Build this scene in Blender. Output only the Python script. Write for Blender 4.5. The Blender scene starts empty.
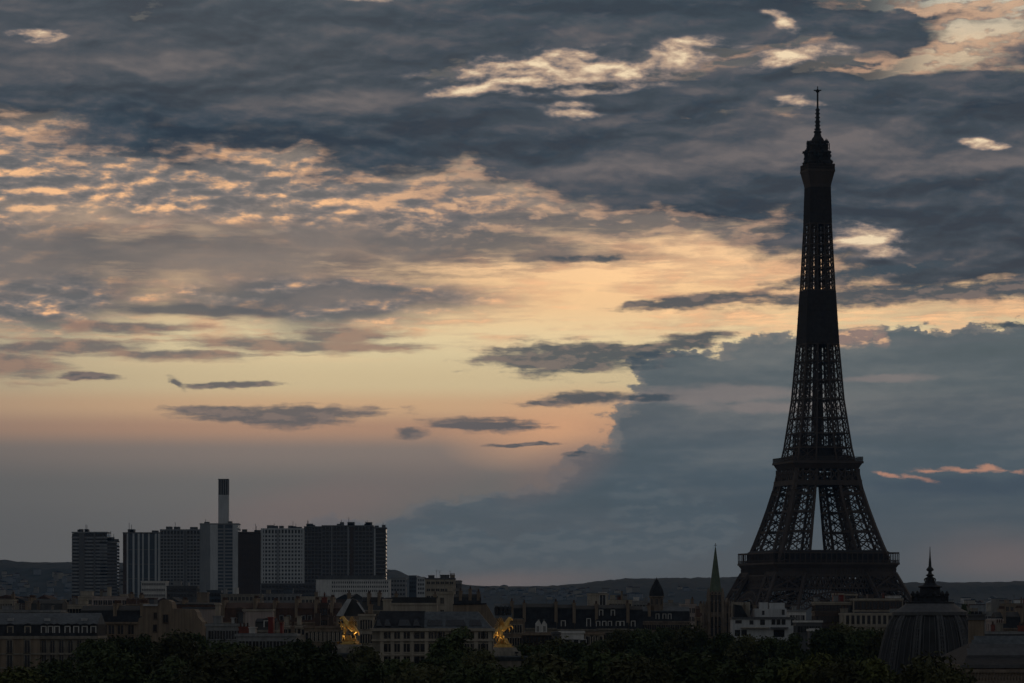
import bpy, bmesh, math, random
from mathutils import Vector, Matrix

# ------------------------------------------------------------------ camera
sc = bpy.context.scene
F = 3780.0          # focal length in picture pixels (long lens, about 130 mm)
YH = 614.0          # picture row of the horizon (level camera, lens shifted up)
ZC = 31.5           # eye height in metres above the ground
W_PX, H_PX = 1024, 683
cam_d = bpy.data.cameras.new("camera")
cam = bpy.data.objects.new("camera", cam_d)
sc.collection.objects.link(cam)
cam.location = (0, 0, ZC)
cam.rotation_euler = (math.radians(90), 0, 0)
cam_d.sensor_width = 36.0
cam_d.lens = F / W_PX * 36.0
cam_d.shift_y = (YH - H_PX / 2) / W_PX
cam_d.clip_start = 1.0
cam_d.clip_end = 60000.0
sc.camera = cam

# ------------------------------------------------------------------ view
sc.view_settings.view_transform = 'Standard'
sc.view_settings.look = 'None'
sc.view_settings.gamma = 1.0
sc.view_settings.use_curve_mapping = False
sc.view_settings.exposure = 0.0


def lin(c):
    r = []
    for v in c[:3]:
        v = v / 255.0
        r.append(v / 12.92 if v <= 0.04045 else ((v + 0.055) / 1.055) ** 2.4)
    return (r[0], r[1], r[2], 1.0)


# ------------------------------------------------------------------ world: dusk sky with clouds
SUN_AZ = math.radians(-4.0)      # the sun stands low in the west, straight ahead, behind the clouds
SUN_EL = math.radians(3.0)
world = bpy.data.worlds.new("World")
sc.world = world
world.use_nodes = True
wt = world.node_tree
for n in list(wt.nodes):
    wt.nodes.remove(n)
WN, WL = wt.nodes, wt.links


class E:
    """A value or vector or colour socket of the sky's node tree."""
    def __init__(self, s):
        self.s = s

    def __add__(self, o): return M('ADD', self, o)
    def __radd__(self, o): return M('ADD', o, self)
    def __sub__(self, o): return M('SUBTRACT', self, o)
    def __rsub__(self, o): return M('SUBTRACT', o, self)
    def __mul__(self, o): return M('MULTIPLY', self, o)
    def __rmul__(self, o): return M('MULTIPLY', o, self)
    def __truediv__(self, o): return M('DIVIDE', self, o)


def plug(v, sock):
    if isinstance(v, E):
        WL.new(v.s, sock)
    else:
        sock.default_value = v


def M(op, a, b=None, c=None, clamp=False):
    n = WN.new('ShaderNodeMath')
    n.operation = op
    n.use_clamp = clamp
    plug(a, n.inputs[0])
    if b is not None: plug(b, n.inputs[1])
    if c is not None: plug(c, n.inputs[2])
    return E(n.outputs[0])


def VM(op, a, b=None, scale=None):
    n = WN.new('ShaderNodeVectorMath')
    n.operation = op
    plug(a, n.inputs[0])
    if b is not None: plug(b, n.inputs[1])
    if scale is not None: plug(scale, n.inputs['Scale'])
    return E(n.outputs['Value'] if op in ('DOT_PRODUCT', 'LENGTH') else n.outputs[0])


def sstep(x, e0, e1):
    n = WN.new('ShaderNodeMapRange')
    n.interpolation_type = 'SMOOTHSTEP'
    plug(x, n.inputs['Value'])
    n.inputs['From Min'].default_value = e0
    n.inputs['From Max'].default_value = e1
    return E(n.outputs['Result'])


def noise(vec, sx, sy, det=5, rough=0.55, off=(0, 0), dist=0.0, vecout=False, rot=0.0):
    m = WN.new('ShaderNodeMapping')
    m.vector_type = 'TEXTURE'
    m.inputs['Location'].default_value = (off[0], off[1], 0)
    m.inputs['Rotation'].default_value = (0, 0, math.radians(rot))
    m.inputs['Scale'].default_value = (sx, sy, 1)
    plug(vec, m.inputs['Vector'])
    n = WN.new('ShaderNodeTexNoise')
    n.noise_dimensions = '2D'
    n.inputs['Scale'].default_value = 1.0
    n.inputs['Detail'].default_value = det
    n.inputs['Roughness'].default_value = rough
    n.inputs['Distortion'].default_value = dist
    WL.new(m.outputs[0], n.inputs['Vector'])
    return E(n.outputs['Color'] if vecout else n.outputs['Fac'])


def blob(vec, cx, cy, rx, ry, rot=0.0):
    m = WN.new('ShaderNodeMapping')
    m.vector_type = 'TEXTURE'
    m.inputs['Location'].default_value = (cx, cy, 0)
    m.inputs['Rotation'].default_value = (0, 0, math.radians(rot))
    m.inputs['Scale'].default_value = (rx, ry, 1)
    plug(vec, m.inputs['Vector'])
    d = VM('LENGTH', E(m.outputs[0]))
    return M('MAXIMUM', 1.0 - d, -1.0)


LAST = [None]


def after(vec, prev):
    if prev is None:
        return vec
    n = WN.new('ShaderNodeVectorMath')
    n.operation = 'MULTIPLY_ADD'
    plug(prev, n.inputs[0])
    n.inputs[1].default_value = (1e-7, 1e-7, 1e-7)
    plug(vec, n.inputs[2])
    return E(n.outputs[0])


def blobs(vec, lst):
    """Highest of many elliptical cloud bodies; 1 at a heart, 0 on a rim, down to -1."""
    acc = None
    for b in lst:
        # each body waits for the one before it, or the shader needs too many values at once
        e = blob(after(vec, acc if acc is not None else LAST[0]), *b)
        acc = e if acc is None else M('MAXIMUM', acc, e)
    return acc


def ramp(x, stops, mode='LINEAR'):
    n = WN.new('ShaderNodeValToRGB')
    cr = n.color_ramp
    cr.interpolation = mode
    while len(cr.elements) > 1:
        cr.elements.remove(cr.elements[-1])
    cr.elements[0].position = stops[0][0]
    cr.elements[0].color = lin(stops[0][1])
    for p, c in stops[1:]:
        e = cr.elements.new(p)
        e.color = lin(c)
    plug(x, n.inputs['Fac'])
    return E(n.outputs['Color'])


def mix(fac, a, b):
    n = WN.new('ShaderNodeMix')
    n.data_type = 'RGBA'
    plug(fac, n.inputs[0])
    plug(a, n.inputs[6])
    plug(b, n.inputs[7])
    LAST[0] = E(n.outputs[2])
    return LAST[0]


def xyz(x, y, z=0.0):
    n = WN.new('ShaderNodeCombineXYZ')
    plug(x, n.inputs[0]); plug(y, n.inputs[1]); plug(z, n.inputs[2])
    return E(n.outputs[0])


tc = WN.new('ShaderNodeTexCoord')
sep = WN.new('ShaderNodeSeparateXYZ')
WL.new(tc.outputs['Generated'], sep.inputs[0])
dx, dy, dz = (E(sep.outputs[i]) for i in range(3))
az = M('ARCTAN2', dx, dy)                                   # azimuth, 0 = ahead (west)
hyp = M('SQRT', dx * dx + dy * dy)
el = M('ARCTAN2', dz, hyp)                                  # elevation
# sky chart: 1 unit = 1/3780 rad, x to the right from 512, y downward from the horizon at 614
SX = az * F + 512.0
SY = YH - el * F
P = xyz(SX, SY)
# ragged edges: two scales of warping
w1 = VM('SUBTRACT', noise(P, 130, 60, 3, 0.5, (11, 5), vecout=True), (0.5, 0.5, 0.5))
w2 = VM('SUBTRACT', noise(P, 26, 14, 5, 0.62, (71, 35), vecout=True), (0.5, 0.5, 0.5))
PW = VM('ADD', P, VM('MULTIPLY', w1, (70, 34, 0)))          # for big bodies
PW2 = VM('ADD', PW, VM('MULTIPLY', w2, (26, 16, 0)))        # with fine rags
PWs = VM('ADD', P, VM('MULTIPLY', w1, (24, 10, 0)))       # hardly warped, for mottle
PS = VM('ADD', P, VM('MULTIPLY', w2, (20, 6, 0)))           # for thin streaks

nA = noise(PW, 170, 52, 5, 0.50, (400, 90))                 # long soft billows
nB = noise(PWs, 48, 17, 6, 0.54, (40, 900))                  # mottle
nB2 = noise(PWs, 48, 17, 4, 0.54, (43.5, 905))                 # the same, a little higher up, for relief
nC = noise(P, 220, 20, 5, 0.52, (900, 10), rot=-2)          # streaks
nD = noise(PS, 22, 9.5, 6, 0.60, (140, 400))                # fine curds
rel = nB - nB2
nA2 = noise(PW, 170, 52, 4, 0.50, (408, 102))               # billows a little higher up
nE = noise(PW, 300, 85, 6, 0.52, (77, 31))                  # great soft billows
nS = noise(PS, 85, 6.5, 5, 0.60, (300, 20))                 # wisps

# --- clear dusk sky and high veil
c = ramp(SY / 640.0, [(0.0, (196, 190, 172)), (0.10, (212, 190, 160)), (0.22, (204, 176, 146)), (0.40, (206, 174, 142)), (0.46, (202, 171, 135)),
                      (0.53, (206, 190, 154)), (0.60, (194, 176, 142)), (0.635, (190, 159, 127)), (0.67, (166, 135, 114)),
                      (0.705, (130, 119, 112)), (0.76, (111, 108, 105)), (0.86, (104, 102, 100)), (0.92, (100, 98, 96)), (1.0, (99, 95, 93))], 'EASE')
# the glow round the hidden sun, and the duller left edge
glow = M('MAXIMUM', blob(P, 630, 275, 340, 90, -2), 0.0)
c = mix(glow * 0.72, c, lin((246, 204, 154)))
c = mix(M('MAXIMUM', blob(P, 555, 428, 120, 44, -8), 0.0) * 0.9, c, lin((200, 156, 122)))
leftd = sstep(SX, 330.0, -160.0) * 0.5
c = mix(leftd, c, mix(sstep(SY, 400, 470), lin((128, 118, 110)), lin((88, 90, 91))))
# veil of streaks, y 200..345
veilm = M('MULTIPLY', sstep(SY, 190, 225), sstep(SY, 372, 315))
veil = sstep(nC * 0.6 + nS * 0.4 + (nB - 0.5) * 0.4, 0.40, 0.66)
c = mix(veil * veilm * 0.75, c, mix(sstep(nB, 0.40, 0.64), lin((134, 117, 111)), lin((198, 154, 124))))
hl = sstep(nS * 0.45 + nC * 0.25 + nA * 0.3, 0.47, 0.66)
c = mix(hl * veilm * 0.65, c, lin((255, 206, 154)))

# --- curdled altocumulus field on the left, lit from below
acf = blobs(PW, [(150, 178, 400, 78, 3), (420, 205, 200, 52, 2), (20, 160, 170, 70, 0), (30, 300, 170, 40, 0), (330, 300, 200, 30, 0), (-250, 230, 400, 160, 0)])
acm = sstep(acf + (nA - 0.5) * 1.0, -0.20, 0.55)
acs = nB * 0.25 + nD * 0.35 + nE * 0.2 + nS * 0.2 + rel * 1.0
acs = acs - sstep(SY, 205, 240) * 0.08 - 0.005
accol = ramp(acs, [(0.30, (88, 94, 100)), (0.44, (110, 109, 111)), (0.52, (138, 125, 118)), (0.59, (178, 147, 124)), (0.70, (230, 182, 138))])
c = mix(acm * 0.90, c, accol)
# dull band beneath it and grey rafts
bandf = blobs(PW, [(150, 256, 360, 28, 1), (-80, 262, 300, 36, 0), (440, 246, 220, 20, 2), (640, 222, 190, 20, -2), (745, 232, 90, 14, 4), (330, 300, 130, 11, -2), (200, 310, 110, 9, 1)])
bandm = sstep(bandf + (nB - 0.5) * 0.6 + (nS - 0.5) * 0.9, -0.25, 0.60)
c = mix(bandm * 0.88, c, mix(sstep(nA, 0.36, 0.66), lin((92, 94, 97)), lin((120, 113, 109))))
raftf = blobs(PS, [(10, 366, 62, 18, 4), (60, 350, 130, 11, -1), (290, 346, 140, 10, 1), (170, 356, 110, 7, 0), (340, 338, 70, 13, 0), (120, 330, 90, 8, 0), (90, 378, 30, 5, 0), (-120, 355, 140, 30, 0)])
raftm = sstep(raftf + (nB - 0.5) * 0.8 + (nS - 0.5) * 1.3, -0.20, 0.65)
c = mix(raftm * 0.85, c, mix(sstep(nB, 0.4, 0.62), lin((98, 95, 98)), lin((140, 117, 106))))

# --- tall blue storm cloud on the right
CB = VM('ADD', P, VM('MULTIPLY', w2, (34, 26, 0)))
CB = VM('ADD', CB, VM('MULTIPLY', w1, (30, 24, 0)))
cbf = blobs(CB, [(930, 450, 330, 112, 0), (840, 380, 190, 52, -2), (1000, 372, 160, 48, 0), (700, 440, 92, 80, 0), (690, 372, 60, 22, 0),
                 (655, 500, 120, 62, 0), (760, 580, 420, 110, 0), (560, 530, 170, 50, 0), (470, 556, 140, 40, 0), (420, 545, 60, 30, 0), (900, 352, 60, 22, 0),
                 (330, 524, 20, 13, 0), (352, 534, 34, 15, 0), (1400, 500, 420, 180, 0)])
cbv = cbf * 4.0 + (nD - 0.5) * 1.3 + (nB - 0.5) * 0.8
cbm = sstep(cbv, -0.05, 0.32)
low = sstep(SY, 470, 590)
cbcol = ramp(nE * 0.55 + nC * 0.35 + nD * 0.10 + rel * 0.15, [(0.32, (74, 87, 94)), (0.50, (83, 94, 101)), (0.66, (101, 107, 110))])
cbcol = mix(sstep(SY, 450, 500) * sstep(SX, 560, 700) * 0.45, cbcol, lin((68, 82, 92)))
cbcol = mix(low * 0.7, cbcol, lin((84, 90, 95)))
cbrim = M('MULTIPLY', sstep(cbv, 0.0, 0.3), sstep(cbv, 0.9, 0.3))
cbcol = mix(cbrim * (1.0 - low) * 0.28, cbcol, lin((150, 138, 128)))
c = mix(cbm * (1.0 - low * 0.35) * 0.95, c, cbcol)
# pale shelves across it
shf = blobs(PS, [(720, 394, 110, 12, -2), (880, 380, 70, 5, -1), (770, 408, 80, 7, 0), (640, 398, 60, 8, -4), (860, 300, 1, 1, 0)])
c = mix(sstep(shf + (nB - 0.5) * 1.2, -0.1, 0.6) * 0.55, c, lin((136, 125, 121)))
# haze near the horizon with rosy patches
rosy = blobs(P, [(320, 505, 190, 40, -12), (480, 585, 170, 16, -4), (1010, 560, 120, 36, 0), (560, 470, 80, 30, -20), (660, 590, 60, 9, 0)])
c = mix(sstep(rosy + (nA - 0.5) * 0.5, -0.1, 0.9) * 0.42, c, lin((128, 110, 105)))
# second, fainter turrets of the storm cloud lower left
t2 = blobs(CB, [(645, 505, 42, 32, 0), (560, 548, 60, 26, 0), (690, 530, 60, 34, 0), (455, 545, 60, 22, 0), (610, 555, 90, 26, 0), (530, 560, 140, 20, 0)])
c = mix(sstep(t2 * 3.0 + (nD - 0.5) * 0.8, 0.0, 0.9) * (1.0 - sstep(SY, 545, 585)) * 0.42, c, mix(sstep(nD + rel, 0.40, 0.64), lin((84, 96, 103)), lin((100, 108, 112))))

# --- dark stratocumulus overhead
thin = sstep(nA * 0.5 + nB * 0.5 + rel, 0.40, 0.58)
c = mix(sstep(SY, 268, 200) * sstep(SX, 300, 480) * (0.2 + thin * 0.7), c, mix(sstep(nD * 0.6 + nA * 0.4 + rel, 0.34, 0.68), lin((104, 101, 104)), lin((190, 158, 132))))
holes = blobs(PW2, [(1000, -14, 130, 32, 4), (930, 6, 60, 12, 8)])
darkf = blobs(PW, [(120, 76, 420, 74, 4), (-60, 30, 300, 80, 0), (430, 124, 280, 60, 6), (640, 150, 240, 60, 4), (560, 18, 320, 42, 0), (878, 32, 62, 28, 4), (600, 102, 260, 26, 0), (800, 94, 190, 24, 0), (720, 30, 130, 26, 0),
                   (950, 130, 190, 60, 0), (900, 210, 170, 62, 4), (1010, 230, 150, 60, 0), (740, 175, 160, 52, 4), (500, 30, 300, 50, 0), (300, 40, 260, 60, 0), (1300, 150, 320, 150, 0), (-400, 60, 420, 120, 0), (960, 265, 110, 22, -4)])
high = sstep(SY, 40.0, -260.0)                              # above the picture the deck closes
hv = M('MAXIMUM', holes, 0.0) * (0.25 + nB * 1.0 + nD * 0.6)
dens = M('MULTIPLY', darkf, 1.7) + 0.10 + 0.12 - hv * 1.55 + (nA - 0.5) * 1.9 + (nB - 0.5) * 0.8 + (nD - 0.5) * 0.6 + (nS - 0.5) * 0.5 + high * 0.9
darkm = sstep(dens, -0.35, 0.60)
darkm = M('MAXIMUM', darkm, sstep(SY, 150, 110) * sstep(SX, 960, 860) * 0.9)
dsh = nE * 0.62 + nA * 0.30 + nB * 0.08 + rel * 0.35 + (nA - nA2) * 0.7
dcol = ramp(dsh, [(0.34, (48, 60, 72)), (0.45, (56, 69, 80)), (0.53, (66, 76, 86)), (0.62, (80, 84, 91)), (0.80, (104, 101, 103))])
dcol = mix(sstep(SX, 760.0, 0.0) * sstep(SY, 150, 0) * 0.22, dcol, lin((88, 86, 90)))
rim = M('MULTIPLY', sstep(dens, -0.25, 0.05), sstep(dens, 0.55, 0.05))
dcol = mix(rim * sstep(nB + rel, 0.36, 0.66) * 0.7, dcol, lin((190, 154, 128)))
c = mix(darkm * 0.96, c, dcol)
# thin places where the evening light comes through the deck
gaps = blobs(PWs, [(560, 76, 220, 38, -4), (480, 92, 90, 15, -4), (680, 58, 110, 22, -8), (575, 113, 50, 15, 0), (795, 62, 100, 17, -6),
                   (985, 152, 50, 10, 14), (800, 108, 44, 11, 0), (40, 44, 46, 13, 0), (370, -2, 110, 14, 0), (780, 28, 36, 14, 30), (862, 243, 74, 30, 8)])
gv = M('MULTIPLY', sstep(gaps, 0.0, 0.5), M('ADD', gaps * 0.95 + (nB - 0.5) * 1.4 + (nD - 0.5) * 0.45, rel * 0.9 - 0.06), clamp=True)
gcol = ramp(gv, [(0.0, (66, 76, 86)), (0.25, (86, 90, 96)), (0.45, (122, 114, 112)), (0.70, (172, 150, 132)), (1.0, (220, 200, 170))])
c = mix(sstep(gv, 0.0, 0.60), c, gcol)

# --- small dark lens clouds
lens = blobs(PS, [(587, 260, 44, 4.4, 0), (228, 386, 66, 4.5, -2), (178, 384, 14, 6, 30), (275, 414, 126, 9.5, -1), (285, 421, 60, 9, 2), (210, 411, 55, 5, 0), (482, 425, 72, 8.5, 2), (411, 433, 19, 7, -3),
                  (575, 454, 20, 3.4, 0), (520, 445, 44, 2.6, -2), (570, 358, 110, 20, -1), (640, 352, 60, 9, -8), (690, 342, 50, 9, -8), (585, 399, 66, 8, -3), (545, 403, 24, 4, 0), (640, 398, 40, 5, 0),
                  (700, 301, 92, 8, -5), (900, 297, 190, 12, -3), (1000, 293, 130, 12, -2), (850, 278, 120, 8, -7), (640, 305, 30, 5, -8), (90, 378, 32, 4.5, 0), (1010, 328, 40, 4, 0)])
lensv = lens * 1.4 + (nD - 0.5) * 1.2 + (nB - 0.5) * 0.5 + (nS - 0.5) * 1.5
lensm = sstep(lensv, -0.15, 0.75)
lcol = mix(sstep(SX, 380, 640), lin((98, 96, 97)), lin((70, 80, 88)))
lcol = mix(sstep(rel + (nD - 0.5) * 0.5, -0.02, 0.14) * 0.45, lcol, lin((142, 124, 114)))
c = mix(lensm * 0.92, c, lcol)

# --- sunlit cloud tops
litf = blobs(PS, [(862, 337, 28, 14, -8), (880, 340, 12, 11, 0), (845, 341, 16, 11, 0)])
c = mix(sstep(litf + (nD - 0.5) * 0.8, 0.0, 0.7) * 0.75, c, mix(sstep(rel, -0.04, 0.06), lin((150, 126, 116)), lin((220, 176, 138))))
lit2 = blobs(PS, [(968, 471, 46, 3.2, 1), (986, 469.5, 16, 4.4, 4), (915, 479, 24, 3, 10), (935, 472, 26, 2.4, 0), (1018, 473, 12, 4, 0), (888, 476, 18, 2.6, 14)])
c = mix(sstep(lit2 + (nD - 0.5) * 1.9, -0.05, 0.9) * 0.6, c, lin((206, 150, 120)))
sh2 = blobs(PS, [(950, 487, 90, 13, 2), (1040, 484, 60, 12, 0)])
c = mix(sstep(sh2 + (nD - 0.5) * 0.9, -0.1, 0.6) * 0.4, c, lin((66, 77, 90)))

# --- away from the sunset: the physical sky behind a grey deck
sky = WN.new('ShaderNodeTexSky')
sky.sky_type = 'NISHITA'
sky.sun_disc = False
sky.sun_elevation = SUN_EL
sky.sun_rotation = SUN_AZ
sky.altitude = 60.0
sky.air_density = 1.2
sky.dust_density = 2.0
sky_c = VM('SCALE', E(sky.outputs[0]), scale=0.06)
deck = mix(sstep(nA, 0.40, 0.62), lin((80, 86, 94)), lin((106, 104, 106)))
away = VM('SCALE', mix(0.62, sky_c, deck), scale=1.22)
# the picture side of the sky has the deeper contrast of a bright dusk
gm = WN.new('ShaderNodeGamma')
gm.inputs['Gamma'].default_value = 1.12
WL.new(c.s, gm.inputs['Color'])
c = VM('SCALE', E(gm.outputs[0]), scale=1.31)
ahead = sstep(dy / M('SQRT', dx * dx + dy * dy + dz * dz), 0.55, 0.93)
c = mix(ahead, away, c)

bg = WN.new('ShaderNodeBackground')
bg.inputs['Strength'].default_value = 1.0
WL.new(c.s, bg.inputs['Color'])
wo = WN.new('ShaderNodeOutputWorld')
WL.new(bg.outputs[0], wo.inputs['Surface'])
world.cycles.sampling_method = 'MANUAL'
world.cycles.sample_map_resolution = 512

# ------------------------------------------------------------------ sun, low and veiled by the clouds ahead
sun_d = bpy.data.lights.new("sun", 'SUN')
sun_d.energy = 0.06
sun_d.angle = math.radians(12)
sun_d.color = (1.0, 0.72, 0.48)
sun = bpy.data.objects.new("sun", sun_d)
sc.collection.objects.link(sun)
sdir = Vector((math.sin(SUN_AZ) * math.cos(SUN_EL), math.cos(SUN_AZ) * math.cos(SUN_EL), math.sin(SUN_EL)))
sun.rotation_euler = sdir.to_track_quat('Z', 'Y').to_euler()
sun.location = sdir * 500

# ================================================================== helpers
rnd = random.Random(7)


def at(px, py, D):
    """The point at distance D metres ahead that the picture shows at (px, py)."""
    return Vector(((px - 512.0) * D / F, D, ZC - (py - YH) * D / F))


def zof(py, D):
    return ZC - (py - YH) * D / F


class MB:
    """Collects boxes, beams, prisms and lathes, and links them as ONE mesh object."""
    def __init__(self):
        self.v, self.f, self.m = [], [], []

    def add(self, vs, fs, mi=0):
        o = len(self.v)
        self.v.extend([tuple(p) for p in vs])
        self.f.extend([tuple(i + o for i in q) for q in fs])
        self.m.extend([mi] * len(fs))
        return self

    def box(self, x0, x1, y0, y1, z0, z1, mi=0):
        vs = [(x0, y0, z0), (x1, y0, z0), (x1, y1, z0), (x0, y1, z0), (x0, y0, z1), (x1, y0, z1), (x1, y1, z1), (x0, y1, z1)]
        return self.add(vs, BOXF, mi)

    def frustum(self, a0, b0, z0, a1, b1, z1, cx=0, cy=0, mi=0):
        vs = [(cx - a0, cy - b0, z0), (cx + a0, cy - b0, z0), (cx + a0, cy + b0, z0), (cx - a0, cy + b0, z0),
              (cx - a1, cy - b1, z1), (cx + a1, cy - b1, z1), (cx + a1, cy + b1, z1), (cx - a1, cy + b1, z1)]
        return self.add(vs, BOXF, mi)

    def beam(self, p, q, w, h=None, mi=0):
        p, q = Vector(p), Vector(q)
        d = q - p
        if d.length < 1e-6:
            return self
        d.normalize()
        up = Vector((0, 0, 1)) if abs(d.z) < 0.95 else Vector((0, 1, 0))
        s = d.cross(up).normalized() * (w / 2)
        t = s.cross(d).normalized() * ((h or w) / 2)
        vs = [p - s - t, p + s - t, p + s + t, p - s + t, q - s - t, q + s - t, q + s + t, q - s + t]
        return self.add(vs, BOXF, mi)

    def prism(self, pts, y0, y1, mi=0):
        """A closed outline in the x-z plane (counter-clockwise seen from -y), extruded from y0 to y1."""
        n = len(pts)
        vs = [(x, y0, z) for x, z in pts] + [(x, y1, z) for x, z in pts]
        fs = [tuple(range(n)), tuple(range(2 * n - 1, n - 1, -1))]
        for i in range(n):
            j = (i + 1) % n
            fs.append((i, i + n, j + n, j))
        return self.add(vs, fs, mi)

    def lathe(self, prof, seg=24, cx=0, cy=0, rot=0.0, mi=0):
        vs, fs = [], []
        for r, z in prof:
            for k in range(seg):
                a = rot + 2 * math.pi * k / seg
                vs.append((cx + r * math.cos(a), cy + r * math.sin(a), z))
        for i in range(len(prof) - 1):
            for k in range(seg):
                k2 = (k + 1) % seg
                fs.append((i * seg + k, i * seg + k2, (i + 1) * seg + k2, (i + 1) * seg + k))
        fs.append(tuple(range(seg - 1, -1, -1)))
        o = (len(prof) - 1) * seg
        fs.append(tuple(range(o, o + seg)))
        return self.add(vs, fs, mi)

    def mesh(self, name, mats):
        me = bpy.data.meshes.new(name)
        me.from_pydata(self.v, [], self.f)
        for m in (mats if isinstance(mats, (list, tuple)) else [mats]):
            me.materials.append(m)
        if any(self.m):
            me.polygons.foreach_set('material_index', self.m)
        me.update()
        return me

    def build(self, name, mats, parent=None):
        return link(name, self.mesh(name, mats), parent)


BOXF = [(0, 3, 2, 1), (4, 5, 6, 7), (0, 1, 5, 4), (1, 2, 6, 5), (2, 3, 7, 6), (3, 0, 4, 7)]


def link(name, me, parent=None, loc=(0, 0, 0), rz=0.0):
    o = bpy.data.objects.new(name, me)
    sc.collection.objects.link(o)
    o.location = loc
    o.rotation_euler = (0, 0, rz)
    if parent is not None:
        o.parent = parent
    return o


def tag(o, label, cat, group=None, kind=None):
    o['label'] = label
    o['category'] = cat
    if group: o['group'] = group
    if kind: o['kind'] = kind
    return o


def thing(name, label, cat, loc=(0, 0, 0), rz=0.0, group=None):
    o = bpy.data.objects.new(name, None)
    sc.collection.objects.link(o)
    o.empty_display_size = 2.0
    o.location = loc
    o.rotation_euler = (0, 0, rz)
    return tag(o, label, cat, group)


# ================================================================== materials
def mat(name, c1, c2=None, scale=0.4, rough=0.8, metal=0.0, streak=0.0, fine=0.0, bump=0.0, spec=0.3, zs=1.0):
    """Procedural surface: two tones in noise patches, optional rain streaks and fine grain."""
    m = bpy.data.materials.new(name)
    m.use_nodes = True
    nt = m.node_tree
    b = nt.nodes['Principled BSDF']
    b.inputs['Roughness'].default_value = rough
    b.inputs['Metallic'].default_value = metal
    b.inputs['Specular IOR Level'].default_value = spec
    c2 = c2 or tuple(x * 0.75 for x in c1)
    t = nt.nodes.new('ShaderNodeTexCoord')
    mp = nt.nodes.new('ShaderNodeMapping')
    mp.inputs['Scale'].default_value = (1, 1, zs)
    nt.links.new(t.outputs['Object'], mp.inputs[0])
    n = nt.nodes.new('ShaderNodeTexNoise')
    n.inputs['Scale'].default_value = scale
    n.inputs['Detail'].default_value = 6
    n.inputs['Roughness'].default_value = 0.62
    nt.links.new(mp.outputs[0], n.inputs['Vector'])
    cr = nt.nodes.new('ShaderNodeValToRGB')
    cr.color_ramp.elements[0].position = 0.34
    cr.color_ramp.elements[1].position = 0.66
    cr.color_ramp.elements[0].color = (*c2, 1)
    cr.color_ramp.elements[1].color = (*c1, 1)
    nt.links.new(n.outputs['Fac'], cr.inputs[0])
    col = cr.outputs[0]

    def mul(col, vec_scale, lo, amount):
        mp2 = nt.nodes.new('ShaderNodeMapping')
        mp2.inputs['Scale'].default_value = vec_scale
        nt.links.new(t.outputs['Object'], mp2.inputs[0])
        n2 = nt.nodes.new('ShaderNodeTexNoise')
        n2.inputs['Scale'].default_value = 1.0
        n2.inputs['Detail'].default_value = 5
        nt.links.new(mp2.outputs[0], n2.inputs['Vector'])
        r2 = nt.nodes.new('ShaderNodeMapRange')
        r2.inputs['From Min'].default_value = 0.35
        r2.inputs['From Max'].default_value = 0.65
        r2.inputs['To Min'].default_value = lo
        nt.links.new(n2.outputs['Fac'], r2.inputs['Value'])
        x = nt.nodes.new('ShaderNodeMix')
        x.data_type = 'RGBA'
        x.blend_type = 'MULTIPLY'
        x.inputs[0].default_value = amount
        nt.links.new(col, x.inputs[6])
        nt.links.new(r2.outputs[0], x.inputs[7])
        return x.outputs[2]
    if streak:
        col = mul(col, (1.6, 1.6, 0.10), 0.45, streak)
    if fine:
        col = mul(col, (6, 6, 6), 0.5, fine)
    nt.links.new(col, b.inputs['Base Color'])
    if bump:
        bp = nt.nodes.new('ShaderNodeBump')
        bp.inputs['Strength'].default_value = bump
        nt.links.new(n.outputs['Fac'], bp.inputs['Height'])
        nt.links.new(bp.outputs[0], b.inputs['Normal'])
    return m


MT = {}
MT['stone'] = mat('limestone', (.34, .30, .25), (.25, .22, .18), .25, .85, streak=.6, fine=.3)
MT['tan'] = mat('tan render', (.33, .25, .18), (.23, .18, .135), .18, .9, streak=.7, fine=.3)
MT['cream'] = mat('cream render', (.48, .42, .34), (.36, .31, .25), .2, .85, streak=.5, fine=.2)
MT['pink'] = mat('pinkish render', (.50, .41, .37), (.40, .33, .30), .2, .85, streak=.5)
MT['white'] = mat('white render', (.78, .76, .73), (.62, .60, .58), .22, .8, streak=.5, fine=.2)
MT['grey'] = mat('grey concrete', (.32, .32, .32), (.22, .22, .225), .2, .85, streak=.5)
MT['dkgrey'] = mat('dark concrete', (.13, .13, .135), (.09, .09, .095), .2, .8, streak=.4)
MT['brown'] = mat('brown panels', (.10, .07, .055), (.07, .05, .042), .3, .7, streak=.3)
MT['brick'] = mat('dull red brick', (.26, .08, .055), (.17, .06, .045), .8, .9, streak=.4)
MT['red'] = mat('red paint', (.24, .035, .028), (.17, .03, .025), .6, .6, streak=.3)
MT['slate'] = mat('dark slate', (.055, .057, .063), (.032, .033, .038), .6, .8, streak=.4, fine=.4, spec=.08)
MT['zinc'] = mat('weathered zinc', (.17, .185, .20), (.11, .12, .13), .35, .8, streak=.6, spec=.08)
MT['palezinc'] = mat('pale zinc', (.48, .48, .48), (.34, .34, .345), .4, .7, streak=.5, spec=.1)
MT['bitumen'] = mat('roofing felt', (.075, .072, .07), (.045, .044, .043), .3, .9, fine=.4)
MT['tile'] = mat('brown roof tile', (.12, .065, .045), (.07, .042, .032), .7, .85, streak=.4, fine=.4)
MT['glass'] = mat('dark window glass', (.018, .02, .023), (.01, .011, .013), .5, .12, spec=.5)
MT['bluegl'] = mat('blue glazing', (.05, .075, .10), (.03, .045, .065), .4, .2, spec=.5)
MT['iron'] = mat('brown tower paint', (.095, .070, .056), (.065, .048, .040), .08, .7, streak=.2)
MT['net'] = mat('dark safety net', (.050, .042, .040), (.034, .029, .028), .5, .95)
MT['copper'] = mat('green spire copper', (.14, .175, .12), (.085, .11, .075), .35, .7, streak=.4)
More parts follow.
